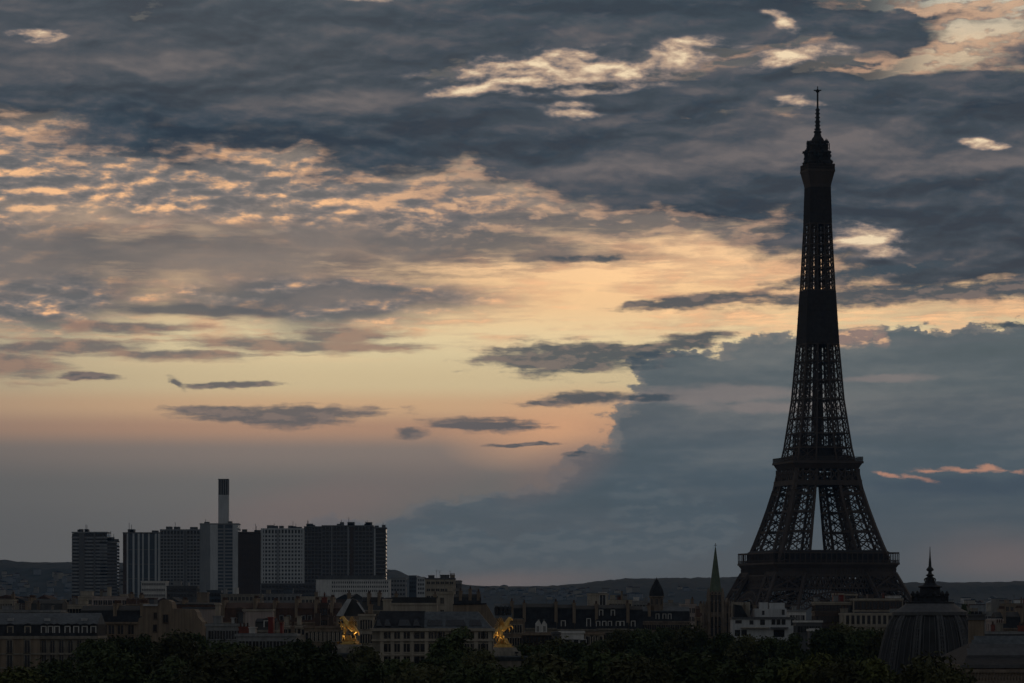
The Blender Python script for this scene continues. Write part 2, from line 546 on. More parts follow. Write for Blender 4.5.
MT['gothic'] = mat('sooty gothic stone', (.32, .255, .20), (.18, .14, .11), .5, .9, streak=.6, fine=.4)
MT['gold'] = mat('gilding', (.88, .58, .20), (.58, .34, .09), 1.2, .48, metal=1.0, fine=.4)
MT['trunk'] = mat('bark', (.10, .075, .055), (.06, .045, .035), 1.5, .95, streak=.5)
MT['metal'] = mat('dull metal', (.20, .20, .21), (.13, .13, .14), 1.0, .5, metal=.6)
MT['blackm'] = mat('dark painted steel', (.03, .03, .032), None, 1.0, .6)
MT['dome'] = mat('sooty dome glazing', (.052, .052, .056), (.030, .030, .033), .25, .75, streak=.5, fine=.4)
MT['lampglass'] = mat('lamp glass', (.9, .8, .6), None, 1.0, .3)


def leafmat(name, c1, c2):
    m = mat(name, c1, c2, .55, .75, fine=.35, spec=.15)
    nt = m.node_tree
    b = nt.nodes['Principled BSDF']
    oi = nt.nodes.new('ShaderNodeObjectInfo')
    hs = nt.nodes.new('ShaderNodeHueSaturation')
    ml = nt.nodes.new('ShaderNodeMapRange')
    ml.inputs['To Min'].default_value = 0.65
    ml.inputs['To Max'].default_value = 1.3
    nt.links.new(oi.outputs['Random'], ml.inputs[0])
    nt.links.new(ml.outputs[0], hs.inputs['Value'])
    src = b.inputs['Base Color'].links[0].from_socket
    nt.links.new(src, hs.inputs['Color'])
    nt.links.new(hs.outputs[0], b.inputs['Base Color'])
    return m


MT['leaf'] = leafmat('dark green leaves', (.085, .105, .040), (.045, .058, .024))
MT['leaf2'] = leafmat('olive green leaves', (.115, .112, .048), (.060, .062, .028))
MT['leaf3'] = leafmat('young bright leaves', (.17, .18, .05), (.085, .095, .035))

# ================================================================== ground, hills, air
g = MB()
g.add([(-4000, -400, 0), (4000, -400, 0), (4000, 12000, 0), (-4000, 12000, 0)], [(0, 1, 2, 3)])
ground = g.build('ground', mat('city ground', (.075, .072, .066), (.045, .048, .038), .02, .95, fine=.3))
tag(ground, 'dark city ground reaching to the foot of the hills', 'ground', kind='structure')

RIDGE = [(-900, 566), (-300, 560), (0, 561), (40, 562), (72, 563), (200, 566), (330, 567), (392, 571), (415, 577), (440, 583), (480, 586), (530, 587),
         (570, 585), (600, 581), (625, 579), (700, 578), (740, 577), (800, 580), (900, 583), (950, 582), (1024, 581), (1400, 577), (1900, 583)]


def ridge(px):
    for (x0, y0), (x1, y1) in zip(RIDGE, RIDGE[1:]):
        if x0 <= px <= x1:
            t = (px - x0) / (x1 - x0)
            t = t * t * (3 - 2 * t)
            return y0 + (y1 - y0) * t
    return 580


def hill_mesh():
    mb = MB()
    nx, ny = 560, 34
    D0, D1 = 6300.0, 9300.0
    from mathutils import noise as mn
    vs, fs = [], []
    for j in range(ny):
        t = j / (ny - 1)
        for i in range(nx):
            px = -700 + 2500 * i / (nx - 1)
            D = D0 + (D1 - D0) * t
            X = (px - 512) * 8600.0 / F
            top = zof(ridge(px), 8600.0)
            s = min(1.0, t / 0.77)
            s = s * s * (3 - 2 * s)
            z = top * s if t <= 0.77 else top * (1 - 0.35 * ((t - 0.77) / 0.23) ** 2)
            z += 11 * s * (mn.fractal(Vector((X / 420, D / 500, 3)), 0.9, 2.0, 3)) * (0.3 if t > 0.6 else 1.0)
            z += 3.4 * s * mn.noise(Vector((X / 24, D / 50, 9))) + 2.0 * s * mn.noise(Vector((X / 10, D / 40, 1)))
            vs.append((X, D, max(z, 0.0) - 0.05))
    for j in range(ny - 1):
        for i in range(nx - 1):
            fs.append((j * nx + i, j * nx + i + 1, (j + 1) * nx + i + 1, (j + 1) * nx + i))
    mb.add(vs, fs)
    return mb


def hill_z(X, D):
    px = 512 + X * F / 8600.0
    t = (D - 6300.0) / 3000.0
    s_ = max(0.0, min(1.0, t / 0.77))
    return zof(ridge(px), 8600.0) * s_ * s_ * (3 - 2 * s_)


hills = hill_mesh().build('hills', mat('wooded hillside', (.030, .038, .034), (.016, .022, .020), .012, .95, fine=.2))
tag(hills, 'long wooded hill closing the horizon', 'hills', kind='structure')

HAZE_DENSITY = 2.1e-5
hz = MB()
hz.box(-4300, 4300, -500, 12200, -1.05, 352)
haze = hz.build('haze', None)
haze.data.materials.clear()
hm = bpy.data.materials.new('dusk air')
hm.use_nodes = True
for n in list(hm.node_tree.nodes):
    hm.node_tree.nodes.remove(n)
ho = hm.node_tree.nodes.new('ShaderNodeOutputMaterial')
hv_ = hm.node_tree.nodes.new('ShaderNodeVolumePrincipled')
hv_.inputs['Color'].default_value = (.26, .56, 1.0, 1)
hv_.inputs['Density'].default_value = HAZE_DENSITY
hm.node_tree.links.new(hv_.outputs[0], ho.inputs['Volume'])
haze.data.materials.append(hm)
tag(haze, 'thin blue dusk air lying over the whole city', 'haze', kind='stuff')

# ================================================================== the iron tower
def pw(tab, z):
    if z <= tab[0][0]: return tab[0][1]
    for (z0, v0), (z1, v1) in zip(tab, tab[1:]):
        if z <= z1:
            return v0 + (v1 - v0) * (z - z0) / (z1 - z0)
    return tab[-1][1]


TA = [(0, 62.5), (20, 51.5), (40, 42), (57, 33.8), (67, 30), (85, 24), (102, 19.4), (116, 17.0), (123, 15.6), (150, 12.0), (180, 9.7), (211, 8.0), (250, 6.2), (267, 5.75), (278, 5.7)]
TB = [(0, 37.5), (20, 30), (40, 23.5), (57, 16.6), (67, 13.5), (85, 10.2), (102, 7.2), (116, 6.2), (123, 5.4), (150, 3.9), (180, 2.9), (211, 2.4), (250, 1.9), (278, 1.7)]
tp = at(817.6, YH, 2100.0)
TA = [(z, v * .967) for z, v in TA]
TB = [(z, v * .967) for z, v in TB]
tower = thing('iron_lattice_tower', 'tall dark iron lattice tower tapering to a mast', 'tower', (tp.x, tp.y, 0), math.radians(12.4))
IR = MT['iron']


def lattice_leg(mb, sx, sy, zs, chord, hor, dia, sub):
    """One square lattice pier: corner chords, belts at every level, crossed and sub-crossed faces."""
    def P4(z):
        a, b = pw(TA, z), pw(TB, z)
        return [Vector((sx * a, sy * a, z)), Vector((sx * b, sy * a, z)), Vector((sx * b, sy * b, z)), Vector((sx * a, sy * b, z))]
    for z0, z1 in zip(zs, zs[1:]):
        A, B = P4(z0), P4(z1)
        for k in range(4):
            l = (k + 1) % 4
            mb.beam(A[k], B[k], chord)
            mb.beam(B[k], B[l], hor, hor * 1.3)
            mb.beam(A[k], B[l], dia)
            mb.beam(A[l], B[k], dia)
            if sub:
                am, bm = (A[k] + A[l]) / 2, (B[k] + B[l]) / 2
                mb.beam(am, bm, sub * 1.3)
                h0, h1 = (A[k] + B[k]) / 2, (A[l] + B[l]) / 2
                mm = (h0 + h1) / 2
                mb.beam(h0, h1, sub)
                for p, q in ((A[k], am), (am, A[l])):
                    pass
                for c0, c1, c2, c3 in ((A[k], am, mm, h0), (am, A[l], h1, mm), (h0, mm, bm, B[k]), (mm, h1, B[l], bm)):
                    mb.beam(c0, c2, sub)
                    mb.beam(c1, c3, sub)
    return mb


for sx, sy in ((-1, -1), (1, -1), (1, 1), (-1, 1)):
    m = lattice_leg(MB(), sx, sy, [0, 9, 18, 27, 36, 45, 54], 1.7, 1.1, .8, .34)
    m.build('leg', IR, tower)
    f = MB()
    f.frustum(15, 15, 0.01, 13.5, 13.5, 3.0, sx * 50, sy * 50)
    f.build('footing', MT['stone'], tower)
for sx, sy in ((-1, -1), (1, -1), (1, 1), (-1, 1)):
    m = lattice_leg(MB(), sx, sy, [60, 66, 77, 88, 98, 104, 110], 1.35, 1.0, .62, .34)
    # the broad brown rib on the outer edge
    for z0, z1 in zip([62, 70, 80, 90, 100], [70, 80, 90, 100, 112]):
        a0, a1 = pw(TA, z0), pw(TA, z1)
        m.beam((sx * a0, sy * a0, z0), (sx * a1, sy * a1, z1), 2.1)
    m.build('upper_leg', IR, tower)


def four(fn):
    """The same member on each of the tower's four sides."""
    for k in range(4):
        r = Matrix.Rotation(k * math.pi / 2, 4, 'Z')
        fn(lambda x, y, z: r @ Vector((x, y, z)))


# arches between the legs, with their openwork rings
for k in range(4):
    R4 = Matrix.Rotation(k * math.pi / 2, 4, 'Z')
    m = MB()
    n = 34
    pts = []
    for i in range(n + 1):
        t = math.pi * i / n
        row = []
        for rr in (37.0, 41.0):
            x, z = -rr * math.cos(t), 3.0 + rr * math.sin(t) * (39.0 / 37.0 if rr < 38 else 44.0 / 41.0) - (2.0 if rr < 38 else 3.2)
            z = max(z, 0.3)
            row.append(R4 @ Vector((x, -(pw(TA, z) - 0.6), z)))
        pts.append(row)
    for i in range(n):
        m.beam(pts[i][0], pts[i + 1][0], .9)
        m.beam(pts[i][1], pts[i + 1][1], .9)
        m.beam(pts[i][0], pts[i + 1][1], .38)
        m.beam(pts[i][1], pts[i + 1][0], .38)
        m.beam(pts[i][0], pts[i][1], .45)
    m.build('arch', IR, tower)
    # lattice girder under the first floor
    g1 = MB()
    z0, z1 = 45.8, 52.6
    a0, a1 = pw(TA, z0) - 2.2, pw(TA, z1) - 0.2
    a0 = a1
    for z in (z0, z1):
        g1.beam(R4 @ Vector((-a0, -a0, z)), R4 @ Vector((a0, -a0, z)), 1.1, 1.0)
    N = 22
    for i in range(N):
        x0, x1 = -a0 + 2 * a0 * i / N, -a0 + 2 * a0 * (i + 1) / N
        g1.beam(R4 @ Vector((x0, -a0, z0)), R4 @ Vector((x1, -a0, z1)), .85)
        g1.beam(R4 @ Vector((x1, -a0, z0)), R4 @ Vector((x0, -a0, z1)), .85)
        g1.beam(R4 @ Vector((x0, -a0, z0)), R4 @ Vector((x0, -a0, z1)), .4)
    # spandrel posts down to the arch
    for i in range(-14, 15):
        x = i * 1.75
        if abs(x) > 24: continue
        zt = 3.0 + 44.0 * math.sqrt(max(0, 1 - (x / 41.0) ** 2)) - 3.2
        if zt < z0 - .6:
            g1.beam(R4 @ Vector((x, -(pw(TA, zt) - .6), zt)), R4 @ Vector((x, -a0, z0)), .4)
    g1.build('girder', IR, tower)

# first floor: frieze, cove, gallery slab, posts and roof beam, glazed pavilions
m = MB()
m.frustum(34.0, 34.0, 52.9, 34.2, 34.2, 56.4)
m.frustum(34.2, 34.2, 56.4, 35.6, 35.6, 58.6)
m.box(-36.0, 36.0, -36.0, 36.0, 58.6, 59.7)
first = m.build('first_platform', IR, tower)
m = MB()
for k in range(4):
    R4 = Matrix.Rotation(k * math.pi / 2, 4, 'Z')
    for i in range(45):
        x = -34.0 + 68.0 * i / 44
        m.beam(R4 @ Vector((x, -34.22, 53.1)), R4 @ Vector((x, -34.5, 56.5)), .42)
m.build('frieze_bracket', MT['iron'], first)
m = MB()
for k in range(4):
    R4 = Matrix.Rotation(k * math.pi / 2, 4, 'Z')
    m.beam(R4 @ Vector((-35.6, -35.6, 65.0)), R4 @ Vector((35.6, -35.6, 65.0)), .55, .8)
    m.beam(R4 @ Vector((-35.6, -35.6, 61.0)), R4 @ Vector((35.6, -35.6, 61.0)), .18, .25)
    for i in range(25):
        x = -35.6 + 71.2 * i / 24
        m.beam(R4 @ Vector((x, -35.6, 59.7)), R4 @ Vector((x, -35.6, 65.0)), .42)
    for i in range(90):
        x = -35.6 + 71.2 * i / 90
        m.beam(R4 @ Vector((x, -35.65, 59.7)), R4 @ Vector((x, -35.65, 61.0)), .12)
m.build('gallery', IR, first)
for k in range(4):
    R4 = Matrix.Rotation(k * math.pi / 2, 4, 'Z')
    m = MB()
    m.box(-27, 27, -32.5, -20, 59.71, 65.6)
    for i in range(19):
        m.box(-27 + 3 * i - .2, -27 + 3 * i + .2, -32.8, -32.5, 59.71, 65.6)
    m.frustum(27.6, 6.6, 65.6, 26.0, 5.4, 66.6, 0, -26.2)
    for i, p in enumerate(m.v): m.v[i] = tuple(R4 @ Vector(p))
    m.build('pavilion', MT['net'], first)

# second floor
m = MB()
m.box(-19.6, 19.6, -19.6, 19.6, 102.6, 105.4)
for k in range(4):
    R4 = Matrix.Rotation(k * math.pi / 2, 4, 'Z')
    N = 9
    for i in range(N):
        x0, x1 = -18.2 + 36.4 * i / N, -18.2 + 36.4 * (i + 1) / N
        m.beam(R4 @ Vector((x0, -18.4, 105.4)), R4 @ Vector((x1, -18.4, 111.6)), .6)
        m.beam(R4 @ Vector((x1, -18.4, 105.4)), R4 @ Vector((x0, -18.4, 111.6)), .6)
        m.beam(R4 @ Vector((x0, -18.4, 105.4)), R4 @ Vector((x0, -18.4, 111.6)), .7)
m.frustum(18.0, 18.0, 111.6, 19.7, 19.7, 114.6)
m.box(-20.3, 20.3, -20.3, 20.3, 114.6, 115.8)
second = m.build('second_platform', IR, tower)
m = MB()
for k in range(4):
    R4 = Matrix.Rotation(k * math.pi / 2, 4, 'Z')
    for zz in (117.0, 118.2):
        m.beam(R4 @ Vector((-20.0, -20.0, zz)), R4 @ Vector((20.0, -20.0, zz)), .16, .2)
    for i in range(60):
        x = -20.0 + 40 * i / 60
        m.beam(R4 @ Vector((x, -20.0, 115.8)), R4 @ Vector((x, -20.0, 118.2)), .14)
m.build('railing', IR, second)
m = MB()
m.box(-15.2, 15.2, -15.2, 15.2, 115.81, 119.2)
m.box(-10.8, 10.8, -10.8, 10.8, 119.2, 124.0)
m.box(-11.6, 11.6, -11.6, 11.6, 124.0, 124.7)
for k in range(4):
    R4 = Matrix.Rotation(k * math.pi / 2, 4, 'Z')
    for i in range(9):
        x = -10.8 + 21.6 * i / 8
        m.beam(R4 @ Vector((x, -11.0, 119.2)), R4 @ Vector((x, -11.0, 131.0)), .35)
    m.beam(R4 @ Vector((-10.8, -11.0, 128)), R4 @ Vector((10.8, -11.0, 128)), .3)
    m.beam(R4 @ Vector((-10.8, -11.0, 131)), R4 @ Vector((10.8, -11.0, 131)), .45)
m.build('upper_pavilion', MT['net'], second)

# the long shaft: four converging piers, belts, the lift core
m = MB()
ZS = [116, 123.5, 131.5, 140, 150.5, 161, 171.5, 181]
for sx, sy in ((-1, -1), (1, -1), (1, 1), (-1, 1)):
    lattice_leg(m, sx, sy, ZS, .80, .55, .36, .21)
ZS2 = [181, 187, 193, 199, 205, 211, 217, 223.5, 230, 236.5, 242.5, 248, 254, 260, 267, 272]
for sx, sy in ((-1, -1), (1, -1), (1, 1), (-1, 1)):
    lattice_leg(m, sx, sy, ZS2, .60, .46, .30, .17)
for z in ZS + ZS2:
    a = pw(TA, z)
    for k in range(4):
        R4 = Matrix.Rotation(k * math.pi / 2, 4, 'Z')
        m.beam(R4 @ Vector((-a, -a, z)), R4 @ Vector((a, -a, z)), .5, .75)
shaft = m.build('shaft', IR, tower)
m = MB()
z = 115.9
while z < 270:
    h = 1.7 if z < 190 else 1.15
    z2 = z + 2.6
    for k in range(4):
        R4 = Matrix.Rotation(k * math.pi / 2, 4, 'Z')
        c0, c1, d0, d1 = (R4 @ Vector(p) for p in ((-h, -h, z), (h, -h, z), (-h, -h, z2), (h, -h, z2)))
        m.beam(c0, d0, .55)
        m.beam(c0, d1, .28)
        m.beam(c1, d0, .28)
        m.beam(d0, d1, .4)
    m.beam((0, 0, z), (0, 0, z2), .8)
    z = z2
m.build('lift_core', IR, tower)


def net(z0, z1, name='safety_net'):
    m = MB()
    k = 8
    for i in range(k):
        za, zb = z0 + (z1 - z0) * i / k, z0 + (z1 - z0) * (i + 1) / k
        a0, a1 = pw(TA, za) + .35, pw(TA, zb) + .35
        vs = [(-a0, -a0, za), (a0, -a0, za), (a0, a0, za), (-a0, a0, za), (-a1, -a1, zb), (a1, -a1, zb), (a1, a1, zb), (-a1, a1, zb)]
        m.add(vs, [(0, 1, 5, 4), (1, 2, 6, 5), (2, 3, 7, 6), (3, 0, 4, 7)])
        for s, q in (((-a1, -a1, zb), (a1, -a1, zb)), ((a1, -a1, zb), (a1, a1, zb)), ((a1, a1, zb), (-a1, a1, zb)), ((-a1, a1, zb), (-a1, -a1, zb))):
            m.beam(s, q, .3)
    return m.build(name, MT['net'], tower)


net(181.5, 210.5)
net(248.3, 268.0)

# third floor and mast
m = MB()
m.frustum(5.75, 5.75, 267.8, 6.1, 6.1, 270.0)
m.frustum(6.1, 6.1, 270.0, 7.6, 7.6, 276.6)
m.box(-7.8, 7.8, -7.8, 7.8, 276.6, 278.0)
top = m.build('top_platform', IR, tower)
m = MB()
for k in range(4):
    R4 = Matrix.Rotation(k * math.pi / 2, 4, 'Z')
    for i in range(26):
        x = -7.6 + 15.2 * i / 26
        m.beam(R4 @ Vector((x, -7.6, 278.0)), R4 @ Vector((x, -7.6, 280.8)), .15)
    m.beam(R4 @ Vector((-7.6, -7.6, 280.8)), R4 @ Vector((7.6, -7.6, 280.8)), .35)
    m.beam(R4 @ Vector((-7.6, -7.6, 279.2)), R4 @ Vector((7.6, -7.6, 279.2)), .25)
m.build('railing', MT['brown'], top)
m = MB()
m.box(-6.6, 6.6, -6.6, 6.6, 278.01, 282.0)
m.frustum(7.0, 7.0, 282.0, 6.6, 6.6, 282.8)
m.box(-5.7, 5.7, -5.7, 5.7, 282.8, 287.4)
m.frustum(6.3, 6.3, 287.4, 5.7, 5.7, 288.4)
m.box(-4.7, 4.7, -4.7, 4.7, 288.4, 291.6)
m.frustum(5.2, 5.2, 291.6, 4.4, 4.4, 292.3)
m.lathe([(4.2, 292.3), (4.0, 293.8), (3.3, 295.4), (2.3, 296.6), (1.7, 298.6), (2.2, 298.8), (2.2, 299.6), (1.3, 300.2)], 12)
cab = m.build('cabin', MT['net'], top)
r2 = random.Random(3)
for i in range(64):
    m = MB()
    a = r2.uniform(0, 6.283)
    z = r2.choice([281, 282.4, 287, 288, 291.8, 292.5, 285, 290])
    r = {281: 7.6, 282.4: 7.0, 285: 6.6, 287: 6.6, 288: 6.2, 290: 5.6, 291.8: 5.2, 292.5: 4.6}[z] + r2.uniform(-.2, 1.0)
    x, y = r * math.cos(a), r * math.sin(a)
    h = r2.uniform(1.0, 3.2)
    m.beam((x * .6, y * .6, z), (x, y, z + .4), .4)
    m.beam((x, y, z - .6), (x, y, z + h), r2.uniform(.25, .5))
    if r2.random() < .6:
        w = r2.uniform(.5, .9)
        m.frustum(w, w, z + h * .3, w * .8, w * .8, z + h * .3 + 1.3, x, y)
    m.build('antenna', MT['blackm'], top)
m = MB()
m.lathe([(1.25, 299), (1.15, 306), (.95, 306.2), (.9, 312.0), (.55, 312.8), (.48, 323.2)], 10)
for z, r in ((300.5, 1.9), (302.5, 1.6), (304.6, 1.65), (307.0, 1.45), (309.2, 1.4), (311.2, 1.3)):
    m.lathe([(r, z), (r, z + .6)], 10)
m.beam((-2.0, .6, 322.4), (2.0, -.6, 322.4), .6)
m.beam((.6, 2.0, 322.4), (-.6, -2.0, 322.4), .6)
m.lathe([(1.1, 321.4), (1.1, 322.0)], 8)
m.beam((0, 0, 322), (0, 0, 324.6), .4)
m.build('mast', MT['blackm'], top)

# ================================================================== buildings
_win = {}


def win_mesh(w, h, frame, kind):
    """One window: reveal-dark pane with a raised surround and a sill."""
    key = (round(w, 2), round(h, 2), frame, kind)
    if key not in _win:
        m = MB()
        m.box(-w / 2, w / 2, -.03, .10, 0, h, 0)
        if kind != 'plain':
            t = .13 if kind == 'thin' else .20
            m.box(-w / 2 - t, -w / 2, -.12, .10, -.05, h + t, 1)
            m.box(w / 2, w / 2 + t, -.12, .10, -.05, h + t, 1)
            m.box(-w / 2, w / 2, -.12, .10, h, h + t, 1)
            m.box(-w / 2 - t - .05, w / 2 + t + .05, -.22, .10, -.2, -.051, 1)
            m.box(-.05, .05, -.07, -.031, 0, h, 1)
        if kind == 'rail':
            for zz in (.35, .7, 1.0):
                m.box(-w / 2 - .2, w / 2 + .2, -.34, -.28, zz, zz + .06, 2)
        _win[key] = m.mesh('window', [MT['glass'], MT[frame], MT['blackm']])
    return _win[key]


def windows(root, rows, face='front', y=0.0, frame='stone', kind='thin', x=0.0):
    """rows: list of (z, height, width, [positions along the face])."""
    for z, h, w, xs in rows:
        for p in xs:
            o = link('window', win_mesh(w, h, frame, kind), root)
            if face == 'front':
                o.location = (p, y, z)
            elif face == 'left':
                o.location = (x, p, z); o.rotation_euler = (0, 0, -math.pi / 2)
            else:
                o.location = (x, p, z); o.rotation_euler = (0, 0, math.pi / 2)


def spread(a, b, n):
    return [a + (b - a) * (i + .5) / n for i in range(n)]


def chimney(root, x, y, z0, h, lx, ly, mt='tan', pots=3):
    m = MB()
    m.box(x - lx / 2, x + lx / 2, y - ly / 2, y + ly / 2, z0, z0 + h, 0)
    m.box(x - lx / 2 - .12, x + lx / 2 + .12, y - ly / 2 - .12, y + ly / 2 + .12, z0 + h, z0 + h + .25, 0)
    for i in range(pots):
        t = (i + .5) / pots - .5
        px_, py_ = (x + t * lx, y) if lx > ly else (x, y + t * ly)
        m.lathe([(.20, z0 + h + .25), (.16, z0 + h + 1.05)], 6, px_, py_, mi=1)
    return m.build('chimney', [MT[mt], MT['tile']], root)


def antenna(root, x, y, z, h):
    m = MB()
    m.beam((x, y, z), (x, y, z + h), .10)
    for k in range(3):
        m.beam((x - .7 + .1 * k, y, z + h - .3 - .4 * k), (x + .7 - .1 * k, y, z + h - .3 - .4 * k), .06)
    m.build('aerial', MT['metal'], root)


def dormer(root, x, y, z, w, h, frame='white', depth=2.6, roof='slate'):
    d = MB()
    d.box(x - w / 2, x + w / 2, y + .12, y + depth, z, z + h, 0)
    d.prism([(x - w / 2 - .15, z + h), (x + w / 2 + .15, z + h), (x + w / 2 - .1, z + h + .35), (x, z + h + .5), (x - w / 2 + .1, z + h + .35)], y - .1, y + depth, 1)
    t = w * .17
    d.box(x - w / 2, x - w / 2 + t, y, y + .119, z, z + h, 2)
    d.box(x + w / 2 - t, x + w / 2, y, y + .119, z, z + h, 2)
    d.box(x - w / 2 + t, x + w / 2 - t, y, y + .119, z + h - t, z + h, 2)
    o = d.build('dormer', [MT[roof], MT[roof], MT[frame]], root)
    p = MB()
    p.box(x - w / 2 + t, x + w / 2 - t, y + .03, y + .118, z, z + h - t)
    p.build('pane', MT['glass'], o)
    return o


def base_thing(name, label, px0, px1, D, rot, group, cat):
    X = ((px0 + px1) / 2 - 512) * D / F
    return thing(name, label, cat, (X, D, 0), math.radians(rot), group), (px1 - px0) * D / F


def flat(name, label, px0, px1, py, D, dep=14, wall='cream', rows=2, bays=0, fh=3.2, ww=1.2, wh=1.8, rot=0, group=None, cat='building',
         roof='bitumen', frame=None, kind='thin', roofbox=(), coping=None, wx=None, first=1.0, aer=0, side=True, chim=(), band=None):
    """A flat-roofed block: walls, parapet coping, windows, things on its roof."""
    root, w = base_thing(name, label, px0, px1, D, rot, group, cat)
    H = zof(py, D)
    b = MB()
    b.box(-w / 2, w / 2, 0, dep, 0, H - .5)
    b.build('wall', MT[wall], root)
    c = MB()
    c.box(-w / 2 - .25, w / 2 + .25, -.25, dep + .25, H - .5, H)
    c.build('coping', MT[coping or wall], root)
    r = MB()
    r.box(-w / 2 + .3, w / 2 - .3, .3, dep - .3, H, H + .12)
    r.build('roof', MT[roof], root)
    if band:
        for k in range(rows):
            s = MB()
            z = H - .5 - first - wh - k * fh - .7
            s.box(-w / 2 - .05, w / 2 + .05, -.16, -.003, z, z + .4)
            s.build('string_course', MT[band], root)
    if bays or wx:
        xs = wx if wx else spread(-w / 2 + .5, w / 2 - .5, bays)
        rr = [(H - .5 - first - wh - k * fh, wh, ww, xs) for k in range(rows)]
        windows(root, rr, 'front', -.0, frame or wall, kind)
        if side and bays:
            nb = max(2, int(dep / 4))
            rr = [(H - .5 - first - wh - k * fh, wh, ww, spread(.5, dep - .5, nb)) for k in range(min(rows, 2))]
            windows(root, rr, 'right' if px0 < 512 else 'left', 0, frame or wall, kind, x=(w / 2 if px0 < 512 else -w / 2))
    for (x0, x1, hh, mtr) in roofbox:                        # fractions of the width
        q = MB()
        q.box(-w / 2 + w * x0, -w / 2 + w * x1, dep * .25, dep * .7, H + .121, H + hh)
        q.box(-w / 2 + w * x0 - .15, -w / 2 + w * x1 + .15, dep * .25 - .15, dep * .7 + .15, H + hh, H + hh + .2)
        q.build('roof_hut', MT[mtr], root)
    if not chim and D < 1900 and w > 9 and name not in ('garden_kiosk', 'red_roof_hut', 'modern_block'):
        used = [(x0 - .06, x1 + .06) for x0, x1, *_ in roofbox]
        free = [f for f in (.08, .2, .33, .47, .62, .75, .9) if not any(a < f < b for a, b in used)]
        for f in rnd.sample(free, min(len(free), rnd.randint(1, 3))):
            chimney(root, -w / 2 + w * f, dep * rnd.choice([.3, .6, .8]), H + .1, rnd.uniform(.9, 1.9), rnd.choice([.8, 1.6, 2.2]), .8, rnd.choice(['tan', 'stone', 'brick', 'grey']), rnd.randint(2, 4))
        for k in range(rnd.randint(0, 2)):
            antenna(root, rnd.uniform(-w * .4, w * .4), dep * .15, H, rnd.uniform(1.5, 3.0))
    for (xf, hh, lx, mtr) in chim:
        chimney(root, -w / 2 + w * xf, dep * .5, H + .1, hh, lx, 1.0 if lx > 1.4 else 2.4, mtr)
    for k in range(aer):
        antenna(root, rnd.uniform(-w * .4, w * .4), dep * rnd.uniform(.2, .8), H + .12, rnd.uniform(2.0, 4.0))
    return root, w, H


def mansard(name, label, px0, px1, pe, pr, D, dep=13, wall='stone', bays=5, rows=1, fh=3.3, ww=1.2, wh=2.1, rot=0, group=None, roof='slate', cat='building',
            dorm=(), dsize=(1.3, 1.9), dframe='white', party=(), pb=None, kind='thin', wx=None, frame=None, top='zinc', aer=1, pm='tan', ph=1.6, skyl=0):
    """A Paris house: wall to the eaves, steep slated roof, dormers, tall party-wall chimneys."""
    root, w = base_thing(name, label, px0, px1, D, rot, group, cat)
    ze, zr = zof(pe, D), zof(pr, D)
    zb = zof(pb, D) if pb else ze + (zr - ze) * .68
    b = MB()
    b.box(-w / 2, w / 2, 0, dep, 0, ze - .45)
    b.build('wall', MT[wall], root)
    c = MB()
    c.box(-w / 2 - .2, w / 2 + .2, -.55, dep + .4, ze - .45, ze)
    c.build('cornice', MT[wall], root)
    ins = min(1.9, (zb - ze) * .42)
    r = MB()
    x0, x1 = -w / 2 + .02, w / 2 - .02
    vs = [(x0, .05, ze), (x1, .05, ze), (x1, dep - .05, ze), (x0, dep - .05, ze),
          (x0, ins, zb), (x1, ins, zb), (x1, dep - ins, zb), (x0, dep - ins, zb)]
    r.add(vs, [(0, 3, 2, 1), (0, 1, 5, 4), (1, 2, 6, 5), (2, 3, 7, 6), (3, 0, 4, 7)], 0)
    vs = [(x0, ins, zb), (x1, ins, zb), (x1, dep - ins, zb), (x0, dep - ins, zb), (x0, dep / 2, zr), (x1, dep / 2, zr)]
    r.add(vs, [(0, 1, 5, 4), (2, 3, 4, 5), (1, 2, 5), (3, 0, 4)], 1)
    r.box(x0, x1, ins - .12, ins + .10, zb - .10, zb + .12, 1)
    r.build('roof', [MT[roof], MT[top]], root)
    rr = [(ze - .45 - .75 - wh - k * fh, wh, ww, wx or spread(-w / 2 + .4, w / 2 - .4, bays)) for k in range(rows)]
    if bays or wx:
        windows(root, rr, 'front', 0, frame or wall, kind)
    for i, xf in enumerate(dorm):
        dormer(root, -w / 2 + w * xf, .30, ze + .25, dsize[0], dsize[1], dframe, roof=roof)
    for xf, hh in party:
        x = -w / 2 + w * xf
        m = MB()
        m.box(x - .45, x + .45, .6, dep - .6, ze - .2, zr + hh - .25, 0)
        m.box(x - .57, x + .57, .5, dep - .5, zr + hh - .25, zr + hh, 0)
        for k in range(6):
            m.lathe([(.2, zr + hh), (.16, zr + hh + .8)], 6, x, 1.4 + (dep - 2.8) * k / 5, mi=1)
        m.build('party_wall_chimney', [MT[pm], MT['tile']], root)
    for k in range(skyl):
        q = MB()
        x = -w / 2 + w * (k + .6) / skyl
        z = zb + (zr - zb) * .35
        q.box(x - .6, x + .6, ins + (dep / 2 - ins) * .28, ins + (dep / 2 - ins) * .45, z - .1, z + .45)
        q.build('skylight', MT['palezinc'], root)
    for k in range(aer):
        antenna(root, rnd.uniform(-w * .4, w * .4), dep * .5, zr - .1, rnd.uniform(1.5, 3))
    return root, w, ze, zr


def px2x(root, D, *pxs):
    """Positions on a front face for picture columns."""
    return [(p - 512.0) * D / F - root.location.x for p in pxs]


# ------------------------------------------------------------------ far tower blocks
DT = 3200.0


